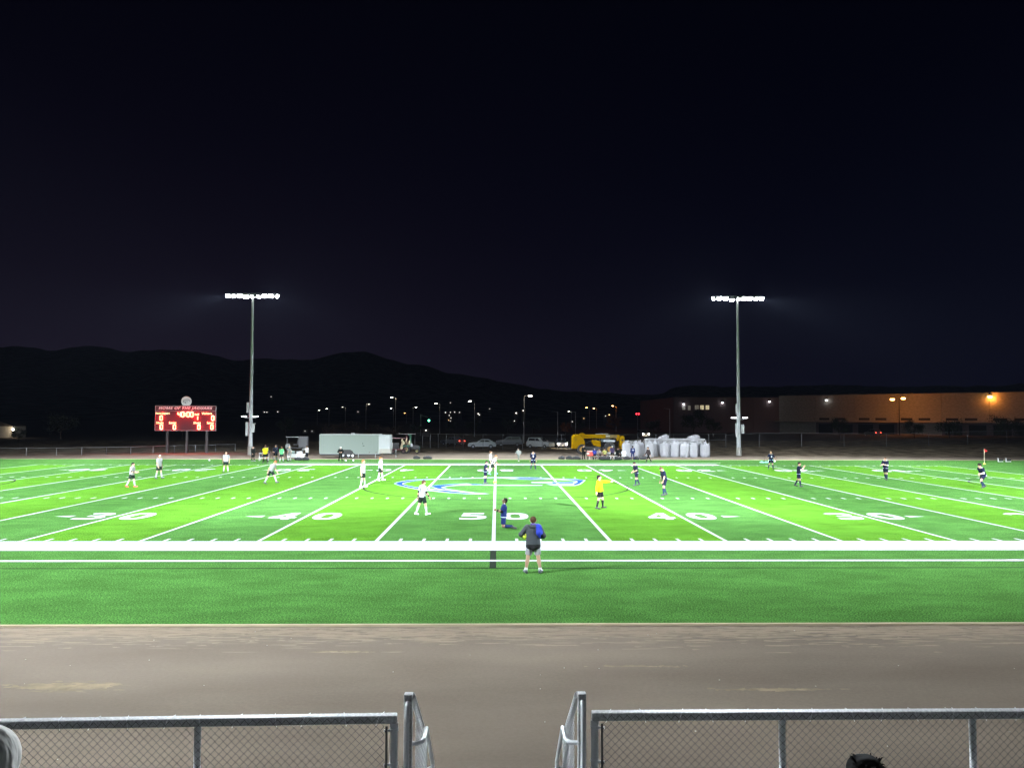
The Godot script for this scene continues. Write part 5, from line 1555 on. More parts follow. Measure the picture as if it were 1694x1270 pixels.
	for k in spots.size():
		var q: Array = spots[k]
		var warm: bool = k in [27, 29, 17]
		var h := thing("house_light", "distant %s house light, %s" % ["warm" if warm else "pale", where[k]], "lamp", P(q[0], q[1], q[2]), 0.0, "distant house lights")
		var size: float = clampf(q[1] * 0.0011, 0.3, 1.4)
		obj("wall", box_mesh(Vector3(size * 5.0, size * 3.2 + q[2], 0.3), 0.0, Vector3(0, -q[2] * 0.5 - 0.1, -size * 0.9)), paint(Color(0.1, 0.09, 0.085)), h)
		obj("lamp_shade", box_mesh(Vector3(size * 1.1, size * 0.2, size * 0.8), 0.0, Vector3(0, size * 0.6, 0)), paint(Color(0.05, 0.05, 0.05)), h)
		obj("lens", box_mesh(Vector3(size, size * 0.8, size * 0.5), size * 0.12), glow("house_lamp_%s_%d" % ["warm" if warm else "pale", int(q[3] * 10)], 1.0, 0.6 if warm else 0.93, 0.25 if warm else 0.85, 3.2 * q[3]), h)
	var hs := thing("house", "pale walled house at the far left edge with a bright porch lamp", "house", P(-113, 181, -0.06))
	obj("wall", box_mesh(Vector3(7, 2.6, 5), 0.03, Vector3(-0.5, 1.3, -2.6)), paint(Color(0.45, 0.42, 0.36)), hs)
	obj("roof", prism_mesh([V(-4.4, 2.6), V(-0.5, 3.9), V(3.4, 2.6)], 5.6, 0.0, Vector3(0, 0, -2.6)), paint(Color(0.08, 0.07, 0.065)), hs)
	obj("window", box_mesh(Vector3(1.2, 1.0, 0.08), 0.0, Vector3(-1.5, 1.5, -0.06)), paint(Color(0.03, 0.03, 0.035), 0.2), hs)
	var pl := thing("porch_lamp", "bright white porch lamp on the house at the far left edge", "lamp", P(-109.6, 180.6, 1.75))
	obj("bracket", tube_mesh([Vector3(0, 0.3, 0), Vector3(0, 0.3, -0.4)], 0.04, 0.04, 6), paint(Color(0.05, 0.05, 0.05)), pl)
	obj("lens", box_mesh(Vector3(0.34, 0.5, 0.3), 0.05), glow("porch_lamp_lens", 1.0, 0.95, 0.85, 20.0), pl)
	omni(Vector3(0, 0, 0.35), Color(1, 0.9, 0.75), 3.0, 0.1, pl)

# ---------------------------------------------------------------- trees
func tree_proto(seed_: int, tall: float, wide: float, leaf: Color, bare: bool, count: int) -> Node3D:
	var r := RandomNumberGenerator.new()
	r.seed = seed_
	var o := Node3D.new()
	var bark := paint(Color(0.07, 0.05, 0.04))
	var st := begin()
	var base := 0.3 * tall
	tube(st, [Vector3.ZERO, Vector3(0.06, base * 0.6, 0), Vector3(0.0, base, 0.04), Vector3(-0.1, tall * 0.7, 0)], 0.045 * tall * 0.5, 0.02 * tall * 0.4, 7)
	var tips := []
	for k in 13:
		var a := TAU * k / 13.0 * 2.4 + r.randf()
		var y0 := lerpf(base * 0.8, tall * 0.65, k / 13.0)
		var reach := wide * r.randf_range(0.25, 0.5)
		var up := r.randf_range(0.12, 0.32) * tall
		var p0 := Vector3(0, y0, 0)
		var p1 := p0 + Vector3(cos(a) * reach * 0.5, up * 0.5, sin(a) * reach * 0.5)
		var p2 := p0 + Vector3(cos(a) * reach, up, sin(a) * reach)
		if p2.y > tall * 0.97: p2.y = tall * 0.97
		tube(st, [p0, p1, p2], 0.05, 0.018, 5)
		tips.append([p1, p2])
		if bare:
			for j in 9:
				var q := p1.lerp(p2, r.randf())
				tube(st, [q, q + Vector3(r.randf_range(-1, 1), r.randf_range(0.2, 1.0), r.randf_range(-1, 1)) * wide * 0.2], 0.018, 0.006, 4)
	obj("trunk", st.commit(), bark, o)
	st = begin()
	for k in count:
		var t: Array = tips[k % tips.size()]
		var c: Vector3 = (t[0] as Vector3).lerp(t[1], r.randf_range(0.5, 1.1))
		var dir := Vector3(r.randfn(), r.randfn() * 0.8, r.randfn())
		var p := c + dir * wide * 0.085
		if p.y < base * 0.5: continue
		var s := r.randf_range(0.07, 0.15) * (0.7 if bare else 1.0)
		var b := Basis.from_euler(Vector3(r.randf() * TAU, r.randf() * TAU, r.randf() * TAU))
		quad(st, p + b * Vector3(-s, 0, 0), p + b * Vector3(0, s * 0.6, s * 0.2), p + b * Vector3(s, 0, 0), p + b * Vector3(0, -s * 0.6, s * 0.2), b.z)
	var lm := paint(leaf)
	lm.backlight_enabled = true
	lm.backlight = Color(leaf.r, leaf.g, leaf.b).linear_to_srgb() * 0.5
	obj("crown", st.commit(), lm, o)
	return o

func trees() -> void:
	var protos := {
		"dark": tree_proto(1, 5.0, 4.2, Color(0.035, 0.045, 0.022), false, 2600), "round": tree_proto(2, 4.4, 4.6, Color(0.04, 0.045, 0.025), false, 2600),
		"autumn": tree_proto(3, 5.0, 3.6, Color(0.22, 0.07, 0.02), false, 2200), "bare": tree_proto(4, 3.6, 5.2, Color(0.16, 0.1, 0.06), true, 900)}
	var list := [
		["bare", -35.9, 170, 1.0, "leafless brown tree over the trailer's left end"], ["bare", -31.3, 168, 1.1, "leafless brown tree over the trailer's roof vent"], ["bare", -27.6, 173, 1.0, "leafless brown tree over the trailer's middle"], ["bare", -23.2, 178, 0.85, "low leafless tree over the trailer's right end"],
		["autumn", 33.4, 222, 1.2, "small autumn tree glowing orange under its street lamp"], ["autumn", 16.9, 192, 0.8, "dull red tree behind the unlit pole over the telehandler"],
		["dark", 83.5, 190, 1.05, "dark tree before the middle of the warehouse dock"], ["dark", 94.4, 176, 0.95, "dark tree just right of the lit dock wall"], ["round", 98.9, 170, 1.1, "round dark tree under the dim stretch of warehouse wall"], ["round", 104.0, 158, 1.25, "large dark tree before the warehouse near the right edge"],
		["round", 112.0, 165, 0.9, "dark bushy tree at the right edge"], ["dark", 58.1, 210, 1.0, "dark tree before the warehouse office, right of its windows"], ["dark", 54.0, 215, 1.5, "tall dark tree hiding the office end of the warehouse"], ["round", 10.3, 228, 1.15, "dark tree behind the white estate car"],
		["dark", 3.4, 238, 1.0, "dark tree behind the gap between the parked cars"], ["round", -7.0, 220, 0.95, "dark tree behind the silver saloon"], ["dark", -20.5, 200, 0.7, "small dark tree right of the trailer"], ["round", -12.6, 228, 0.9, "dark tree behind the slanting fence"],
		["dark", -71.3, 180, 1.1, "dark tree behind the scoreboard"], ["round", -93.0, 170, 1.3, "dark tree left of the scoreboard"], ["round", -89.9, 150, 0.6, "low dark bush near the far left edge"], ["dark", 24.0, 230, 0.9, "dark tree between the telehandler and the autumn tree"], ["round", 45.0, 225, 1.0, "dark tree left of the warehouse"], ["dark", -52.0, 195, 1.0, "dark tree behind the left floodlight mast"]]
	for q in list:
		var o: Node3D = dup(protos[q[0]], "tree", P(q[1], q[2], -0.06), q[1] * 0.7, q[4], "trees beyond the fence")
		o.set_meta("category", "tree")
		o.scale = Vector3.ONE * q[3]
	for k in protos: protos[k].free()

# ---------------------------------------------------------------- the people
const WHITE := Color(0.245, 0.245, 0.255)
const NAVY := Color(0.005, 0.007, 0.018)
const BLACK := Color(0.009, 0.01, 0.009)

func white_kit(more := {}) -> Dictionary:
	var k := {"shirt": WHITE, "shorts": Color(0.008, 0.016, 0.012), "socks": WHITE, "shoes": Color(0.03, 0.03, 0.03), "hair_color": "brown"}
	k.merge(more, true)
	return k

func navy_kit(more := {}) -> Dictionary:
	var k := {"shirt": NAVY, "shorts": NAVY, "socks": Color(0.012, 0.022, 0.04), "shoes": Color(0.02, 0.02, 0.022), "hair_color": "black", "stripe": Color(0.35, 0.35, 0.38), "hem": Color(0.33, 0.34, 0.4), "skin": "tan"}
	k.merge(more, true)
	return k

func players() -> void:
	var gw := "players in white on the field"
	var gn := "players in navy on the field"
	person("player in white with a black sleeve and red boots, far left of the field", "stroll_reach", {"lean": 4, "leg_l": [14, 3, 6], "leg_r": [-16, 3, 10], "arm_l": [10, 8, 75, 15], "arm_r": [12, 8, 70, 10]}, -24.85, 54.47, 88, white_kit({"undersleeve": BLACK, "shoes": Color(0.5, 0.05, 0.03), "hair_color": "black"}), 1.72, gw)
	person("player in white wearing a white headband, standing behind the far left player", "stroll", {"lean": 2, "leg_l": [10, 4, 2], "leg_r": [-6, 4, 6], "arm_l": [-8, 12, 20, 0], "arm_r": [12, 14, 22, 0], "look": 20, "nod": -12}, -26.15, 61.84, 70, white_kit({"headband": Color(0.75, 0.75, 0.75)}), 1.9, gw)
	person("player in white facing the stand with hands behind the back, below the scoreboard's right", "hands_back", {"arm_l": [-22, 14, 30, 40], "arm_r": [-22, 14, 30, 40], "leg_l": [0, 6, 0], "leg_r": [0, 6, 0]}, -23.53, 69.3, 8, white_kit({"hair_color": "brown", "undersleeve": Color(0.3, 0.2, 0.15), "socks": Color(0.4, 0.42, 0.38)}), 1.82, gw)
	person("player in white leaning forward with feet wide apart", "brace", {"lean": 28, "leg_l": [32, 5, 14], "leg_r": [-22, 5, 4], "arm_l": [30, 10, 30, 10], "arm_r": [-15, 12, 25, 0], "nod": 8}, -16.2, 57.25, 80, white_kit({"hair_color": "ginger"}), 1.84, gw)
	person("ginger player in white standing on the second line left of midfield, nearer one", "still", {"leg_l": [6, 3, 2], "leg_r": [-5, 3, 4], "arm_l": [-6, 8, 18, 0], "arm_r": [-10, 8, 14, 0], "nod": -4}, -9.11, 54.62, 82, white_kit({"hair_color": "ginger", "shoes": Color(0.6, 0.6, 0.6)}), 1.9, gw)
	person("ginger player in white behind the one on the second line left of midfield", "stroll", {}, -8.75, 60.32, 75, white_kit({"hair_color": "ginger", "shoes": Color(0.6, 0.6, 0.6)}), 1.82, gw)
	person("player in white with black sleeves walking, his numbered back half turned to us", "walk_away", {"lean": 3, "leg_l": [-14, 4, 8], "leg_r": [15, 4, 6], "arm_l": [-14, 10, 14, 0], "arm_r": [16, 12, 18, 0], "nod": 18}, -3.57, 39.21, 128, white_kit({"undersleeve": BLACK, "shoes": Color(0.65, 0.66, 0.64), "number": "7", "number_color": Color(0.08, 0.08, 0.09), "skin": "pale"}), 1.76, gw)
	person("player in white half hidden, the farther of a pair beside the halfway line", "still", {}, -0.45, 71.28, 100, white_kit({"hair_color": "brown"}), 1.82, gw)
	person("player in white leaning, the nearer of a pair beside the halfway line", "lean_walk", {"lean": 24, "leg_l": [26, 3, 22], "leg_r": [-12, 3, 18], "arm_l": [34, 8, 40, 0], "arm_r": [10, 8, 40, 0]}, -0.23, 66.78, 75, white_kit({"undersleeve": BLACK, "hair_color": "ginger", "shoes": Color(0.1, 0.4, 0.5)}), 1.74, gw)
	person("player in navy standing in the centre circle with hands held before him", "hands_front", {"lean": 4, "leg_l": [2, 3, 2], "leg_r": [-3, 3, 2], "arm_l": [18, 6, 70, 25], "arm_r": [18, 6, 66, 25], "nod": 15}, -0.71, 57.68, 82, navy_kit(), 1.68, gn)
	person("player in navy facing the stand with arms hanging, near the far touchline", "arms_down", {"leg_l": [2, 9, 0], "leg_r": [-2, 9, 0], "arm_l": [2, 12, 8, 0], "arm_r": [2, 12, 8, 0]}, 3.48, 72.99, 4, navy_kit({"number": "7", "number_side": 1.0, "number_color": Color(0.5, 0.5, 0.55), "sleeve_name": "sleeve", "undersleeve": NAVY}), 1.76, gn)
	person("player in navy kneeling on the numeral with hands together and face raised", "kneel", {"kneel": true, "cell": 0.018, "lean": -3, "leg_l": [3, 4, 93, -172], "leg_r": [3, 4, 91, -172], "arm_l": [22, 4, 78, 30], "arm_r": [22, 4, 78, 30], "nod": -22}, 0.42, 34.36, -88, navy_kit({"stripe": Color(0.55, 0.55, 0.62), "skin": "brown", "shirt": Color(0.012, 0.02, 0.09), "shorts": Color(0.012, 0.02, 0.09), "socks": Color(0.01, 0.016, 0.06), "undersleeve": BLACK, "sock": 0.1}), 1.74, gn)
	person("referee in yellow pointing along the field with one outstretched arm", "point", {"cell": 0.018, "lean": -6, "sleeve": "long", "leg_l": [10, 12, 10], "leg_r": [-6, 4, 6], "arm_l": [80, 14, 6, 0], "arm_r": [-14, 22, 10, 0], "hand_l": "point", "loose": 0.028, "look": 20}, 5.6, 41.81, 66, {"shirt": Color(0.38, 0.38, 0.006), "shorts": BLACK, "socks": Color(0.015, 0.02, 0.016), "shoes": Color(0.02, 0.02, 0.02), "hair_color": "black", "shirt_name": "referee_shirt"}, 1.8)
	person("player in navy with bowed head walking left, just past the centre circle", "head_down", {"lean": 9, "leg_l": [14, 4, 8], "leg_r": [-16, 4, 10], "arm_l": [12, 6, 62, 25], "arm_r": [10, 6, 58, 25], "nod": 22}, 10.1, 56.27, -72, navy_kit(), 1.74, gn)
	person("player in navy bent forward looking down, nearest of the two right of the circle", "stoop", {"lean": 14, "leg_l": [16, 3, 14], "leg_r": [2, 3, 26], "arm_l": [14, 5, 20, 10], "arm_r": [12, 5, 24, 10], "nod": 32}, 10.56, 48.91, -78, navy_kit({"hair_color": "brown", "skin": "tan", "hem": NAVY}), 1.86, gn)
	person("player in navy with a pale blue shirt tail, beside the cyan cone", "arms_out", {"leg_l": [2, 8, 0], "leg_r": [-4, 10, 2], "arm_l": [5, 34, 30, -20], "arm_r": [5, 40, 30, -20]}, 26.11, 74.29, 5, navy_kit({"hem": Color(0.3, 0.62, 0.7), "number": "3", "number_side": 1.0, "number_color": Color(0.5, 0.5, 0.55), "hair_color": "blond", "undersleeve": NAVY}), 1.7, gn)
	person("player in navy walking right with hands raised to the face", "hands_up", {"lean": 2, "leg_l": [-12, 4, 14], "leg_r": [12, 4, 4], "arm_l": [42, 10, 105, 20], "arm_r": [44, 10, 100, 20], "nod": 5}, 21.47, 55.41, 60, navy_kit({"undersleeve": Color(0.45, 0.4, 0.4)}), 1.76, gn)
	person("player in navy with folded arms, right of the one with raised hands", "folded", {"lean": 3, "leg_l": [10, 4, 4], "leg_r": [-14, 6, 14], "arm_l": [20, 10, 84, 45], "arm_r": [22, 14, 60, 20]}, 30.67, 61.42, -55, navy_kit({"hair_color": "brown", "undersleeve": Color(0.4, 0.38, 0.42)}), 1.82, gn)
	person("player in navy running left with white gloves, at the right edge of the field", "run", {"lean": 26, "leg_l": [48, 3, 62], "leg_r": [10, 3, 62], "arm_l": [35, 14, 75, 10], "arm_r": [-30, 14, 70, 0], "nod": -10}, 33.87, 54.11, -74, navy_kit({"hem": Color(0.6, 0.6, 0.62), "undersleeve": Color(0.5, 0.5, 0.5), "number": "8", "number_color": Color(0.5, 0.5, 0.55), "hair": "thick_hair"}), 1.9, gn)
	# the coach on the near touchline
	var c := person("coach in a grey hooded jacket and pale shorts, seen from behind on the near touchline", "coach", {"cell": 0.014, "sleeve": "long", "hood": true, "loose": 0.034, "hem": -0.05, "short_leg": 0.84, "sock": 0.78, "leg_l": [0, 9, 0, 0, 20], "leg_r": [0, 9, 0, 0, 20], "arm_l": [6, 40, 62, 40], "arm_r": [6, 28, 66, 55], "hand_l": "fist"}, 1.26, 24.68, 178, {"shirt": Color(0.05, 0.056, 0.062), "shirt_name": "hooded_jacket", "shorts": Color(0.22, 0.22, 0.24), "socks": Color(0.55, 0.55, 0.55), "shoes": Color(0.05, 0.06, 0.07), "hair_color": "brown"}, 1.78)
	obj("jacket_hem", blob_mesh([[Vector3(-0.09, -0.1, -0.01), Vector3(0.09, -0.1, -0.01), 0.142, 0.142, 0], [Vector3(0, -0.16, -0.12), Vector3(0, -0.26, -0.1), 0.06, 0.02]], 0.014, 0.03, [[Vector3(0, 1, 0), -0.045], [Vector3(0, -0.9, 0), 0.25]]), paint(Color(0.015, 0.015, 0.016)), c)
	# what he carries: a ball under one arm, a blue jacket over the other shoulder
	var at := c.transform * Vector3(0.25, 0.19, 0.05)
	ball("yellow green football held under the coach's arm", at, Color(0.55, 0.62, 0.04), Color(0.08, 0.09, 0.03))
	var j := thing("draped_jacket", "bright blue jacket slung over the coach's shoulder", "jacket", Vector3.ZERO)
	j.transform = c.transform
	obj("cloth", blob_mesh([[Vector3(-0.05, 0.545, -0.07), Vector3(-0.15, 0.5, -0.085), 0.05, 0.07], [Vector3(-0.15, 0.5, -0.1), Vector3(-0.17, 0.3, -0.135), 0.075, 0.07], [Vector3(-0.2, 0.47, -0.05), Vector3(-0.24, 0.3, -0.07), 0.07, 0.06], [Vector3(-0.15, 0.52, -0.02), Vector3(-0.15, 0.42, 0.12), 0.06, 0.05], [Vector3(-0.17, 0.32, -0.135), Vector3(-0.2, 0.18, -0.12), 0.065, 0.03]], 0.013, 0.05), paint(Color(0.006, 0.024, 0.32), 0.8), j)
	obj("collar", blob_mesh([[Vector3(0.07, 0.575, -0.085), Vector3(-0.08, 0.565, -0.1), 0.028, 0.035]], 0.011, 0.03), paint(Color(0.08, 0.06, 0.24), 0.8), j)

func ball(label: String, at: Vector3, c: Color, patch: Color, group := "") -> void:
	var o := thing("football", label, "ball", at, 0.7, group)
	var s := SphereMesh.new()
	s.radius = 0.11
	s.height = 0.22
	s.radial_segments = 18
	s.rings = 10
	obj("shell", s, paint(c, 0.5), o)
	var dirs := [Vector3(0, 1, 0), Vector3(0, -1, 0)]
	for k in 5:
		dirs.append(Vector3(cos(TAU * k / 5) * 0.89, 0.45, sin(TAU * k / 5) * 0.89))
		dirs.append(Vector3(cos(TAU * (k + 0.5) / 5) * 0.89, -0.45, sin(TAU * (k + 0.5) / 5) * 0.89))
	for d in dirs:
		var st := begin()
		lathe(st, [V(0.0, 0.112), V(0.03, 0.1085)], Vector3.ZERO, frame_of(d), 5)
		obj("panel", st.commit(), paint(patch, 0.5), o)

func sideline_people() -> void:
	var g := "people along the far touchline"
	var dark := Color(0.016, 0.018, 0.03)
	person("person in a long black coat beside the left floodlight mast", "coat", {"sleeve": "long", "pants": true, "loose": 0.04, "hem": -0.42, "hood": true, "arm_l": [10, 8, 30, 10], "arm_r": [6, 8, 24, 10], "leg_l": [4, 3, 0], "leg_r": [-4, 3, 0], "nod": 12}, -26.4, 86.2, 60, {"shirt": BLACK, "shirt_name": "long_coat", "shorts": BLACK, "hair_color": "black", "shoes": Color(0.3, 0.3, 0.3)}, 1.66, g)
	person("assistant referee in a yellow shirt and black shorts before the crowd of players", "arms_down", {}, -24.1, 82.86, 176, {"shirt": Color(0.4, 0.42, 0.015), "shorts": BLACK, "socks": BLACK, "undersleeve": BLACK, "shirt_name": "referee_shirt", "skin": "tan"}, 1.9)
	person("substitute in a dark hooded top, left of the huddle by the utility cart", "hoodie", {"sleeve": "long", "pants": false, "loose": 0.03, "hood": true, "arm_l": [14, 10, 50, 20], "arm_r": [12, 10, 46, 20], "leg_l": [3, 5, 0], "leg_r": [-6, 5, 4]}, -24.75, 86.0, 120, {"shirt": dark, "shorts": dark, "socks": Color(0.35, 0.36, 0.4), "skin": "tan", "hair_color": "black", "shirt_name": "hooded_top"}, 1.64, g)
	person("tallest substitute in a dark hooded top, middle of the huddle by the utility cart", "hoodie", {}, -23.95, 86.4, -60, {"shirt": Color(0.02, 0.024, 0.04), "shorts": dark, "socks": Color(0.4, 0.42, 0.46), "skin": "tan", "hair_color": "black", "shirt_name": "hooded_top"}, 1.8, g)
	person("substitute in a dark hooded top with bent head, back of the huddle", "hoodie", {}, -24.3, 87.4, 20, {"shirt": dark, "shorts": BLACK, "socks": Color(0.2, 0.21, 0.25), "hair_color": "black", "shirt_name": "hooded_top"}, 1.72, g)
	person("substitute wearing a bright green training bib", "arms_down", {}, -23.0, 85.1, 170, {"shirt": Color(0.1, 0.42, 0.16), "shorts": Color(0.02, 0.04, 0.03), "socks": Color(0.35, 0.37, 0.36), "undersleeve": Color(0.4, 0.45, 0.4), "hair_color": "brown", "shirt_name": "training_bib"}, 1.65, g)
	person("grey clad person standing just behind the green bib", "still", {}, -22.55, 86.5, -120, {"shirt": Color(0.12, 0.12, 0.11), "shorts": Color(0.15, 0.15, 0.15), "socks": Color(0.3, 0.3, 0.3), "hair": "cap", "hair_name": "cap", "hair_color": "grey"}, 1.7, g)
	person("person in a white shirt and dark trousers with arms raised, left of the trailer", "trousers_up", {"pants": true, "arm_l": [30, 24, 105, 40], "arm_r": [30, 24, 105, 40], "leg_l": [2, 5, 0], "leg_r": [-4, 5, 2]}, -21.34, 89.4, -30, {"shirt": Color(0.5, 0.5, 0.5), "shorts": Color(0.012, 0.014, 0.02), "undersleeve": Color(0.5, 0.5, 0.5), "hair_color": "black", "skin": "brown"}, 1.62, g)
	person("person all in black with a pale cap before the trailer's wheels", "folded_long", {"sleeve": "long", "pants": true, "loose": 0.03, "arm_l": [10, 26, 70, 55], "arm_r": [10, 26, 70, 55], "leg_l": [0, 7, 0], "leg_r": [0, 7, 0]}, -16.84, 85.86, 10, {"shirt": BLACK, "shorts": BLACK, "hair": "cap", "hair_name": "cap", "hair_color": "white", "shirt_name": "black_top"}, 1.62, g)
	person("boy in a grey tracksuit jogging behind the far touchline near midfield", "jog_long", {"sleeve": "long", "pants": true, "loose": 0.04, "lean": 8, "leg_l": [22, 3, 24], "leg_r": [-10, 3, 20], "arm_l": [-20, 24, 70, 10], "arm_r": [20, 24, 70, 10]}, 2.52, 86.97, -30, {"shirt": Color(0.2, 0.21, 0.2), "shorts": Color(0.13, 0.14, 0.13), "hair_color": "black", "shirt_name": "sweatshirt", "shoes": Color(0.3, 0.3, 0.25)}, 1.45, g)
	person("person in black standing behind the red drink cooler", "folded_long", {}, 10.1, 90.6, 40, {"shirt": BLACK, "shorts": BLACK, "hair_color": "brown", "skin": "pale", "shirt_name": "black_top"}, 1.68, g)
	person("small person in a bright blue hooded coat at the away bench", "hoodie", {}, 11.27, 89.8, 170, {"shirt": Color(0.03, 0.04, 0.22), "shorts": Color(0.01, 0.012, 0.03), "socks": Color(0.01, 0.012, 0.03), "hair": "beanie", "hair_name": "beanie", "hair_color": "grey", "shirt_name": "hooded_coat"}, 1.32, g)
	var sit := {"seat": 0.45, "leg_l": [84, 10, 80], "leg_r": [84, 10, 84], "lean": 16, "arm_l": [36, 10, 40, 20], "arm_r": [40, 10, 36, 20]}
	person("substitute seated on the bench in a pale patterned top, left seat", "sit", sit, 11.95, 91.25, 10, {"shirt": Color(0.28, 0.26, 0.26), "shorts": BLACK, "socks": Color(0.3, 0.3, 0.32), "skin": "tan", "hair_color": "black"}, 1.72, g)
	person("substitute seated on the bench in a yellow bib", "sit", sit, 12.62, 91.25, -6, {"shirt": Color(0.36, 0.36, 0.12), "shorts": BLACK, "socks": Color(0.3, 0.3, 0.3), "skin": "tan", "hair_color": "black", "shirt_name": "training_bib"}, 1.72, g)
	person("person in a purple dark top standing in front of the bench", "arms_down", {}, 13.3, 89.8, 190, {"shirt": Color(0.05, 0.035, 0.08), "shorts": BLACK, "socks": Color(0.4, 0.4, 0.42), "undersleeve": Color(0.1, 0.1, 0.12), "hair_color": "grey"}, 1.68, g)
	person("person in dark clothes seated at the right end of the bench", "sit_long", {"seat": 0.45, "sleeve": "long", "pants": true, "loose": 0.03, "leg_l": [80, 8, 76], "leg_r": [86, 8, 80], "lean": 10, "arm_l": [40, 10, 40, 30], "arm_r": [40, 10, 40, 30]}, 14.1, 91.25, 30, {"shirt": Color(0.014, 0.018, 0.016), "shorts": BLACK, "hair": "cap", "hair_name": "cap", "hair_color": "brown", "shirt_name": "dark_jacket"}, 1.8, g)
	person("substitute in a navy tracksuit standing before the bulk bags", "track_stand", {"sleeve": "long", "pants": true, "arm_l": [4, 10, 10, 0], "arm_r": [4, 10, 10, 0], "leg_l": [0, 6, 0], "leg_r": [0, 6, 0]}, 15.64, 89.8, 178, {"shirt": Color(0.016, 0.024, 0.09), "shorts": Color(0.016, 0.022, 0.08), "hair_color": "black", "number": "10", "number_color": Color(0.4, 0.4, 0.45), "shirt_name": "tracksuit_top"}, 1.64, g)
	person("woman in dark clothes striding left before the bulk bags", "stride", {"sleeve": "long", "pants": true, "loose": 0.022, "lean": 4, "leg_l": [28, 3, 6], "leg_r": [-24, 3, 10], "arm_l": [-18, 8, 20, 0], "arm_r": [20, 8, 26, 0]}, 16.52, 85.0, -70, {"shirt": Color(0.03, 0.022, 0.022), "shorts": BLACK, "hair": "thick_hair", "hair_color": "brown", "shirt_name": "dark_top"}, 1.74, g)

func sideline_things() -> void:
	var white := mat("bench_white", 0.5, 0.5, 0.5, 0.5)
	var alu := paint(Color(0.35, 0.36, 0.37), 0.4)
	var b := thing("team_bench", "low white bench before the telehandler with players on it", "bench", P(12.9, 91.3, -0.03))
	obj("seat", box_mesh(Vector3(4.6, 0.06, 0.32), 0.01, Vector3(0, 0.44, 0)), white, b)
	obj("backrest", box_mesh(Vector3(4.6, 0.22, 0.04), 0.01, Vector3(0, 0.76, -0.2)), white, b)
	for x in [-2.0, 0.0, 2.0]:
		obj("leg", box_mesh(Vector3(0.06, 0.44, 0.3), 0.0, Vector3(x, 0.21, 0)), alu, b)
		obj("back_strut", box_mesh(Vector3(0.05, 0.5, 0.04), 0.0, Vector3(x, 0.62, -0.17)), alu, b)
	var c := thing("white_chair", "white moulded chair at the right end of the bench", "chair", P(14.75, 91.1, -0.03), -0.5)
	obj("seat", box_mesh(Vector3(0.5, 0.06, 0.48), 0.02, Vector3(0, 0.43, 0)), white, c)
	obj("backrest", box_mesh(Vector3(0.5, 0.55, 0.05), 0.02, Vector3(0, 0.74, -0.24), ), white, c)
	for q in [[-0.21, 0.2], [0.21, 0.2], [-0.21, -0.2], [0.21, -0.2]]: obj("leg", tube_mesh([Vector3(q[0] * 1.2, 0, q[1] * 1.2), Vector3(q[0], 0.42, q[1])], 0.022, 0.026, 6), white, c)
	var k := thing("drink_cooler", "red drink cooler with a white lid on a folding stand", "cooler", P(10.85, 90.3, -0.03))
	obj("tub", box_mesh(Vector3(0.72, 0.5, 0.45), 0.05, Vector3(0, 0.72, 0)), paint(Color(0.5, 0.05, 0.03), 0.4), k)
	obj("lid", box_mesh(Vector3(0.76, 0.14, 0.48), 0.03, Vector3(0, 1.02, 0)), paint(Color(0.55, 0.4, 0.36), 0.4), k)
	obj("label", box_mesh(Vector3(0.3, 0.22, 0.01), 0.0, Vector3(-0.3, 0.75, 0.228)), paint(Color(0.55, 0.5, 0.48)), k)
	for x in [-0.28, 0.28]:
		for z in [-0.18, 0.18]: obj("leg", tube_mesh([Vector3(x * 1.1, 0, z * 1.2), Vector3(x, 0.5, z)], 0.025, 0.025, 6), paint(Color(0.02, 0.05, 0.035)), k)
	var t := thing("folding_table", "white folding table behind the huddle, laid with grey boxes", "table", P(-22.3, 88.6, -0.03))
	obj("tabletop", box_mesh(Vector3(1.9, 0.05, 0.75), 0.01, Vector3(0, 0.72, 0)), white, t)
	obj("front_cloth", box_mesh(Vector3(1.9, 0.34, 0.02), 0.0, Vector3(0, 0.53, 0.37)), white, t)
	for q in [[-0.8, 0.3], [0.8, 0.3], [-0.8, -0.3], [0.8, -0.3]]: obj("leg", tube_mesh([Vector3(q[0], 0, q[1]), Vector3(q[0], 0.7, q[1])], 0.02, 0.02, 6), alu, t)
	for q in [[-0.45, 0.5, 0.3, "grey green storage box on the folding table", Color(0.12, 0.16, 0.14)], [0.35, 0.62, 0.24, "pale flat box on the folding table", Color(0.35, 0.36, 0.37)]]:
		var bx := thing("storage_box", q[3], "box", P(-22.3 + q[0], 88.6, 0.715))
		obj("tub", box_mesh(Vector3(q[1], q[2], 0.4), 0.03, Vector3(0, q[2] * 0.5, 0)), paint(q[4], 0.6), bx)
		obj("lid", box_mesh(Vector3(q[1] + 0.04, 0.05, 0.44), 0.015, Vector3(0, q[2], 0)), paint(q[4] * 1.3, 0.6), bx)
	var gfr := thing("equipment_rack", "white framed equipment rack holding a black crate beside the black coat", "rack", P(-25.6, 87.6, -0.03))
	for q in [[-0.45, 0.25], [0.45, 0.25], [-0.45, -0.25], [0.45, -0.25]]: obj("leg", tube_mesh([Vector3(q[0], 0, q[1]), Vector3(q[0], 0.85, q[1])], 0.03, 0.03, 6), white, gfr)
	for y in [0.84, 0.36]: obj("shelf", box_mesh(Vector3(1.0, 0.07, 0.56), 0.01, Vector3(0, y, 0)), white, gfr)
	var crate := thing("crate", "black crate standing inside the white rack", "crate", P(-25.6, 87.6, 0.365))
	obj("tub", box_mesh(Vector3(0.8, 0.36, 0.46), 0.02, Vector3(0, 0.18, 0)), paint(Color(0.02, 0.02, 0.02), 0.6), crate)
	obj("rim", box_mesh(Vector3(0.84, 0.04, 0.5), 0.01, Vector3(0, 0.36, 0)), paint(Color(0.03, 0.03, 0.03), 0.6), crate)
	# kit bags on the ground
	var r := RandomNumberGenerator.new()
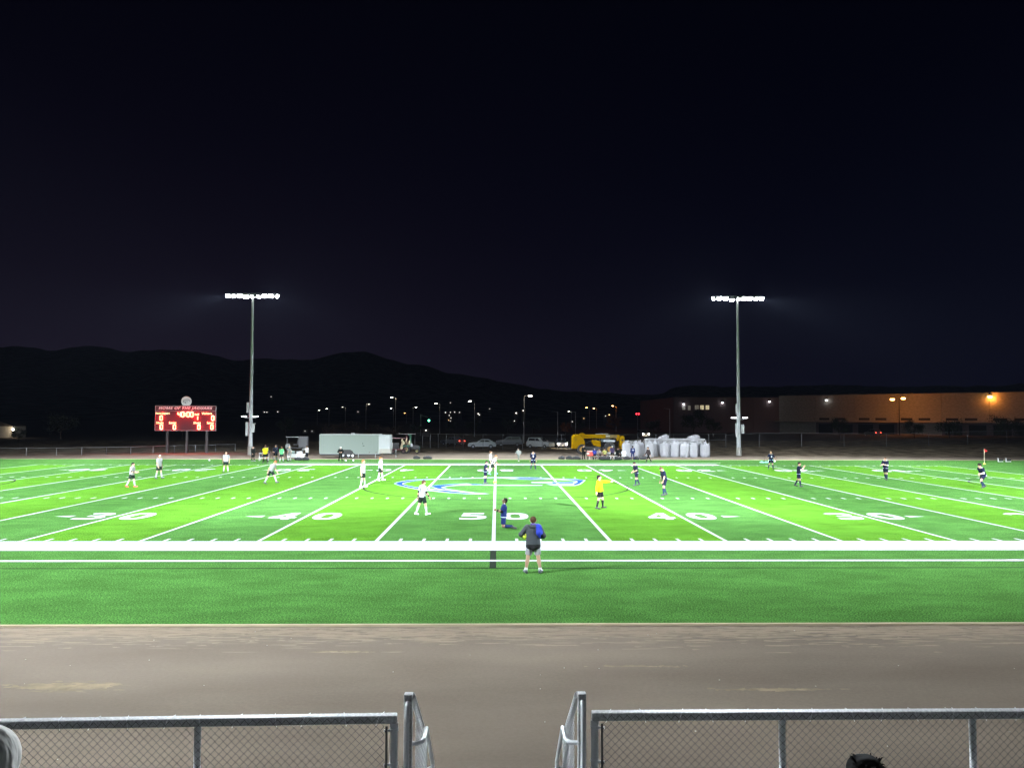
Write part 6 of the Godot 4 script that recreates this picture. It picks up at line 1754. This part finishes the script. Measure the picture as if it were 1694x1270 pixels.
	r.seed = 9
	var n := 0
	for q in [[-9.1, 90.9, 0.75, "alone right of the trailer, smaller"], [-7.85, 90.8, 1.15, "right of the trailer, larger"], [7.6, 90.9, 0.7, "farthest left of the away bench"], [8.5, 90.9, 0.85, "second left of the red cooler"], [9.3, 90.7, 1.0, "beside the red cooler"], [12.3, 90.3, 0.9, "under the bench, left"], [12.9, 90.2, 0.8, "under the bench, beside the yellow bib"], [14.0, 90.2, 0.9, "at the dark seated person's feet"], [15.1, 90.6, 0.8, "beside the white chair"], [16.2, 90.5, 0.7, "right of the navy tracksuit"], [17.0, 90.7, 0.75, "before the bulk bags, rightmost"], [-21.9, 88.0, 0.8, "before the folding table"], [-21.2, 88.3, 0.7, "by the white shirted person's feet"]]:
		var o := thing("kit_bag", "dark kit bag on the ground, " + q[3], "bag", P(q[0], q[1], 0.0), r.randf() * 0.8 - 0.4, "kit bags along the far touchline")
		var w: float = q[2]
		obj("bag", blob_mesh([[Vector3(-w * 0.36, 0.16, 0), Vector3(w * 0.36, 0.15, 0.02), 0.17, 0.15], [Vector3(-w * 0.1, 0.24, 0), Vector3(w * 0.2, 0.22, 0), 0.13, 0.12]], 0.045, 0.1), paint(Color(0.013, 0.014, 0.016), 0.7), o)
		obj("handle", tube_mesh([Vector3(-w * 0.18, 0.34, 0.02), Vector3(-w * 0.08, 0.45, 0.03), Vector3(w * 0.08, 0.45, 0.03), Vector3(w * 0.18, 0.32, 0.02)], 0.016, 0.016, 5), paint(Color(0.05, 0.05, 0.05)), o)
		obj("zip_strip", box_mesh(Vector3(w * 0.5, 0.02, 0.03), 0.0, Vector3(0, 0.37, 0.0)), paint(Color(0.12, 0.12, 0.13)), o)
		n += 1
	var wp := Color(0.6, 0.62, 0.6)
	ball("white football by the feet of the person with the pale cap, left one", P(-16.35, 86.2, 0.11), wp, BLACK, "white footballs on the far grass")
	ball("white football by the feet of the person with the pale cap, right one", P(-15.6, 86.6, 0.11), wp, BLACK, "white footballs on the far grass")
	ball("white football beyond the player with the pale blue shirt tail, left one", P(30.0, 86.0, 0.11), wp, BLACK, "white footballs on the far grass")
	ball("white football beyond the player with the pale blue shirt tail, right one", P(30.7, 86.2, 0.11), wp, BLACK, "white footballs on the far grass")
	ball("white football on the far grass below the scoreboard", P(-31.2, 86.5, 0.11), wp, BLACK, "white footballs on the far grass")
	ball("yellow football waiting on the centre spot", P(-0.02, 57.7, 0.125), Color(0.6, 0.5, 0.04), Color(0.2, 0.12, 0.02))
	var cone := thing("marker_cone", "flat cyan marker cones stacked on the far grass", "cone", P(29.0, 85.4, 0.0))
	for q in [[0, 0], [0.5, 0.05]]:
		var st := begin()
		lathe(st, [V(0.26, 0.0), V(0.24, 0.015), V(0.1, 0.11), V(0.09, 0.11)], Vector3(q[0], 0.005, q[1]), Basis.IDENTITY, 16)
		obj("disc", st.commit(), paint(Color(0.12, 0.62, 0.58), 0.5), cone)
	var f := thing("corner_flag", "corner flag with a small red pennant on a pale pole", "flag", P(51.8, 82.6, 0.0), 0.2)
	obj("base", tube_mesh([Vector3(0, 0, 0), Vector3(0, 0.12, 0)], 0.14, 0.1, 10), paint(Color(0.55, 0.5, 0.12)), f)
	obj("pole", tube_mesh([Vector3(0, 0.1, 0), Vector3(0, 1.62, 0)], 0.022, 0.02, 8), paint(Color(0.5, 0.45, 0.3), 0.5), f)
	obj("pennant", prism_mesh([V(0.0, 1.66), V(0.28, 1.5), V(0.42, 1.36), V(0.1, 1.3), V(0.0, 1.28)], 0.012), paint(Color(0.55, 0.03, 0.03), 0.7), f)
	for q in [[56.7, "left"], [57.6, "right"]]:
		var h := thing("low_hurdle", "low white legged training hurdle at the right edge, %s one" % q[1], "hurdle", P(q[0], 87.5, 0.0), 0.0, "low training hurdles")
		obj("upright", box_mesh(Vector3(0.07, 0.42, 0.07), 0.0, Vector3(-0.28, 0.21, 0)), white, h)
		obj("bar", box_mesh(Vector3(0.46, 0.16, 0.05), 0.01, Vector3(0.05, 0.22, 0)), paint(Color(0.03, 0.03, 0.03)), h)
		obj("foot", box_mesh(Vector3(0.5, 0.05, 0.2), 0.0, Vector3(0, 0.03, 0)), white, h)

func spectators() -> void:
	var sit := {"cell": 0.014, "seat": 0.45, "sleeve": "long", "pants": true, "loose": 0.04, "leg_l": [82, 8, 80], "leg_r": [84, 8, 84], "lean": 8, "arm_l": [35, 10, 55, 40], "arm_r": [35, 10, 55, 40]}
	var a := person("spectator in a white hood at the lower left corner", "spectator_hood", sit, -1.955, 3.16, 170, {"shirt": Color(0.52, 0.51, 0.5), "shirt_name": "hooded_sweatshirt", "shorts": Color(0.03, 0.035, 0.05), "hair_color": "black"}, 1.76, "", 2.22)
	var m: Dictionary = figure_meshes("spectator_hood", sit)
	var hd: Vector3 = m.joints.head
	var hood := begin()
	blob(hood, [[hd + Vector3(0, 0.05, -0.03), hd + Vector3(0.02, 0.03, 0.0), 0.135, 0.14], [hd + Vector3(0, -0.02, -0.05), hd + Vector3(0, -0.16, -0.06), 0.14, 0.165], [hd + Vector3(-0.06, -0.16, -0.05), hd + Vector3(-0.19, -0.3, -0.04), 0.1, 0.1], [hd + Vector3(0.06, -0.16, -0.05), hd + Vector3(0.19, -0.3, -0.04), 0.1, 0.1],
		[hd + Vector3(-0.13, 0.0, -0.02), hd + Vector3(-0.17, -0.26, -0.06), 0.016, 0.035], [hd + Vector3(-0.095, 0.05, -0.1), hd + Vector3(-0.12, -0.25, -0.15), 0.014, 0.032], [hd + Vector3(-0.03, 0.07, -0.135), hd + Vector3(-0.035, -0.25, -0.19), 0.014, 0.032], [hd + Vector3(0.04, 0.07, -0.135), hd + Vector3(0.06, -0.25, -0.185), 0.014, 0.032], [hd + Vector3(0.1, 0.05, -0.1), hd + Vector3(0.13, -0.25, -0.13), 0.014, 0.032], [hd + Vector3(0.135, 0.0, -0.03), hd + Vector3(0.18, -0.26, -0.05), 0.016, 0.035]], 0.0085, 0.016)
	var fleece := mat("hood_fleece", 0.8, 0.78, 0.75, 0.95)
	textured(fleece, noise(0.012, 3, 55, 0.82, 1.0, 512, 0.5, 0.25), Vector3(2.2, 0.7, 2.2), 5.0, null, Vector3.ONE, true)
	obj("hood", hood.commit(), fleece, a)
	var b := person("black haired spectator whose crown shows over the lower edge, right of centre", "spectator_low", sit, 2.29, 4.56, 176, {"shirt": Color(0.03, 0.03, 0.035), "shirt_name": "dark_jacket", "shorts": BLACK, "hair": "thick_hair", "hair_color": "jet"}, 1.76, "", 1.49)
	var st := begin()
	var r := RandomNumberGenerator.new()
	r.seed = 12
	for k in 46:                                                # loose strands standing off the crown
		var an := r.randf() * TAU
		var p := hd + Vector3(cos(an) * 0.07, 0.115 + 0.03 * r.randf(), -0.02 + sin(an) * 0.07)
		var out_ := Vector3(cos(an) * r.randf_range(0.2, 1.0), r.randf_range(0.1, 0.9), sin(an) * 0.8).normalized()
		var len_ := r.randf_range(0.02, 0.05)
		tube(st, [p, p + out_ * len_ * 0.6, p + out_ * len_ + Vector3(0, -len_ * 0.3, 0)], 0.006, 0.0015, 4)
	obj("hair_strands", st.commit(), paint(HAIR["jet"], 0.9), b).set_meta("kind", "stuff")
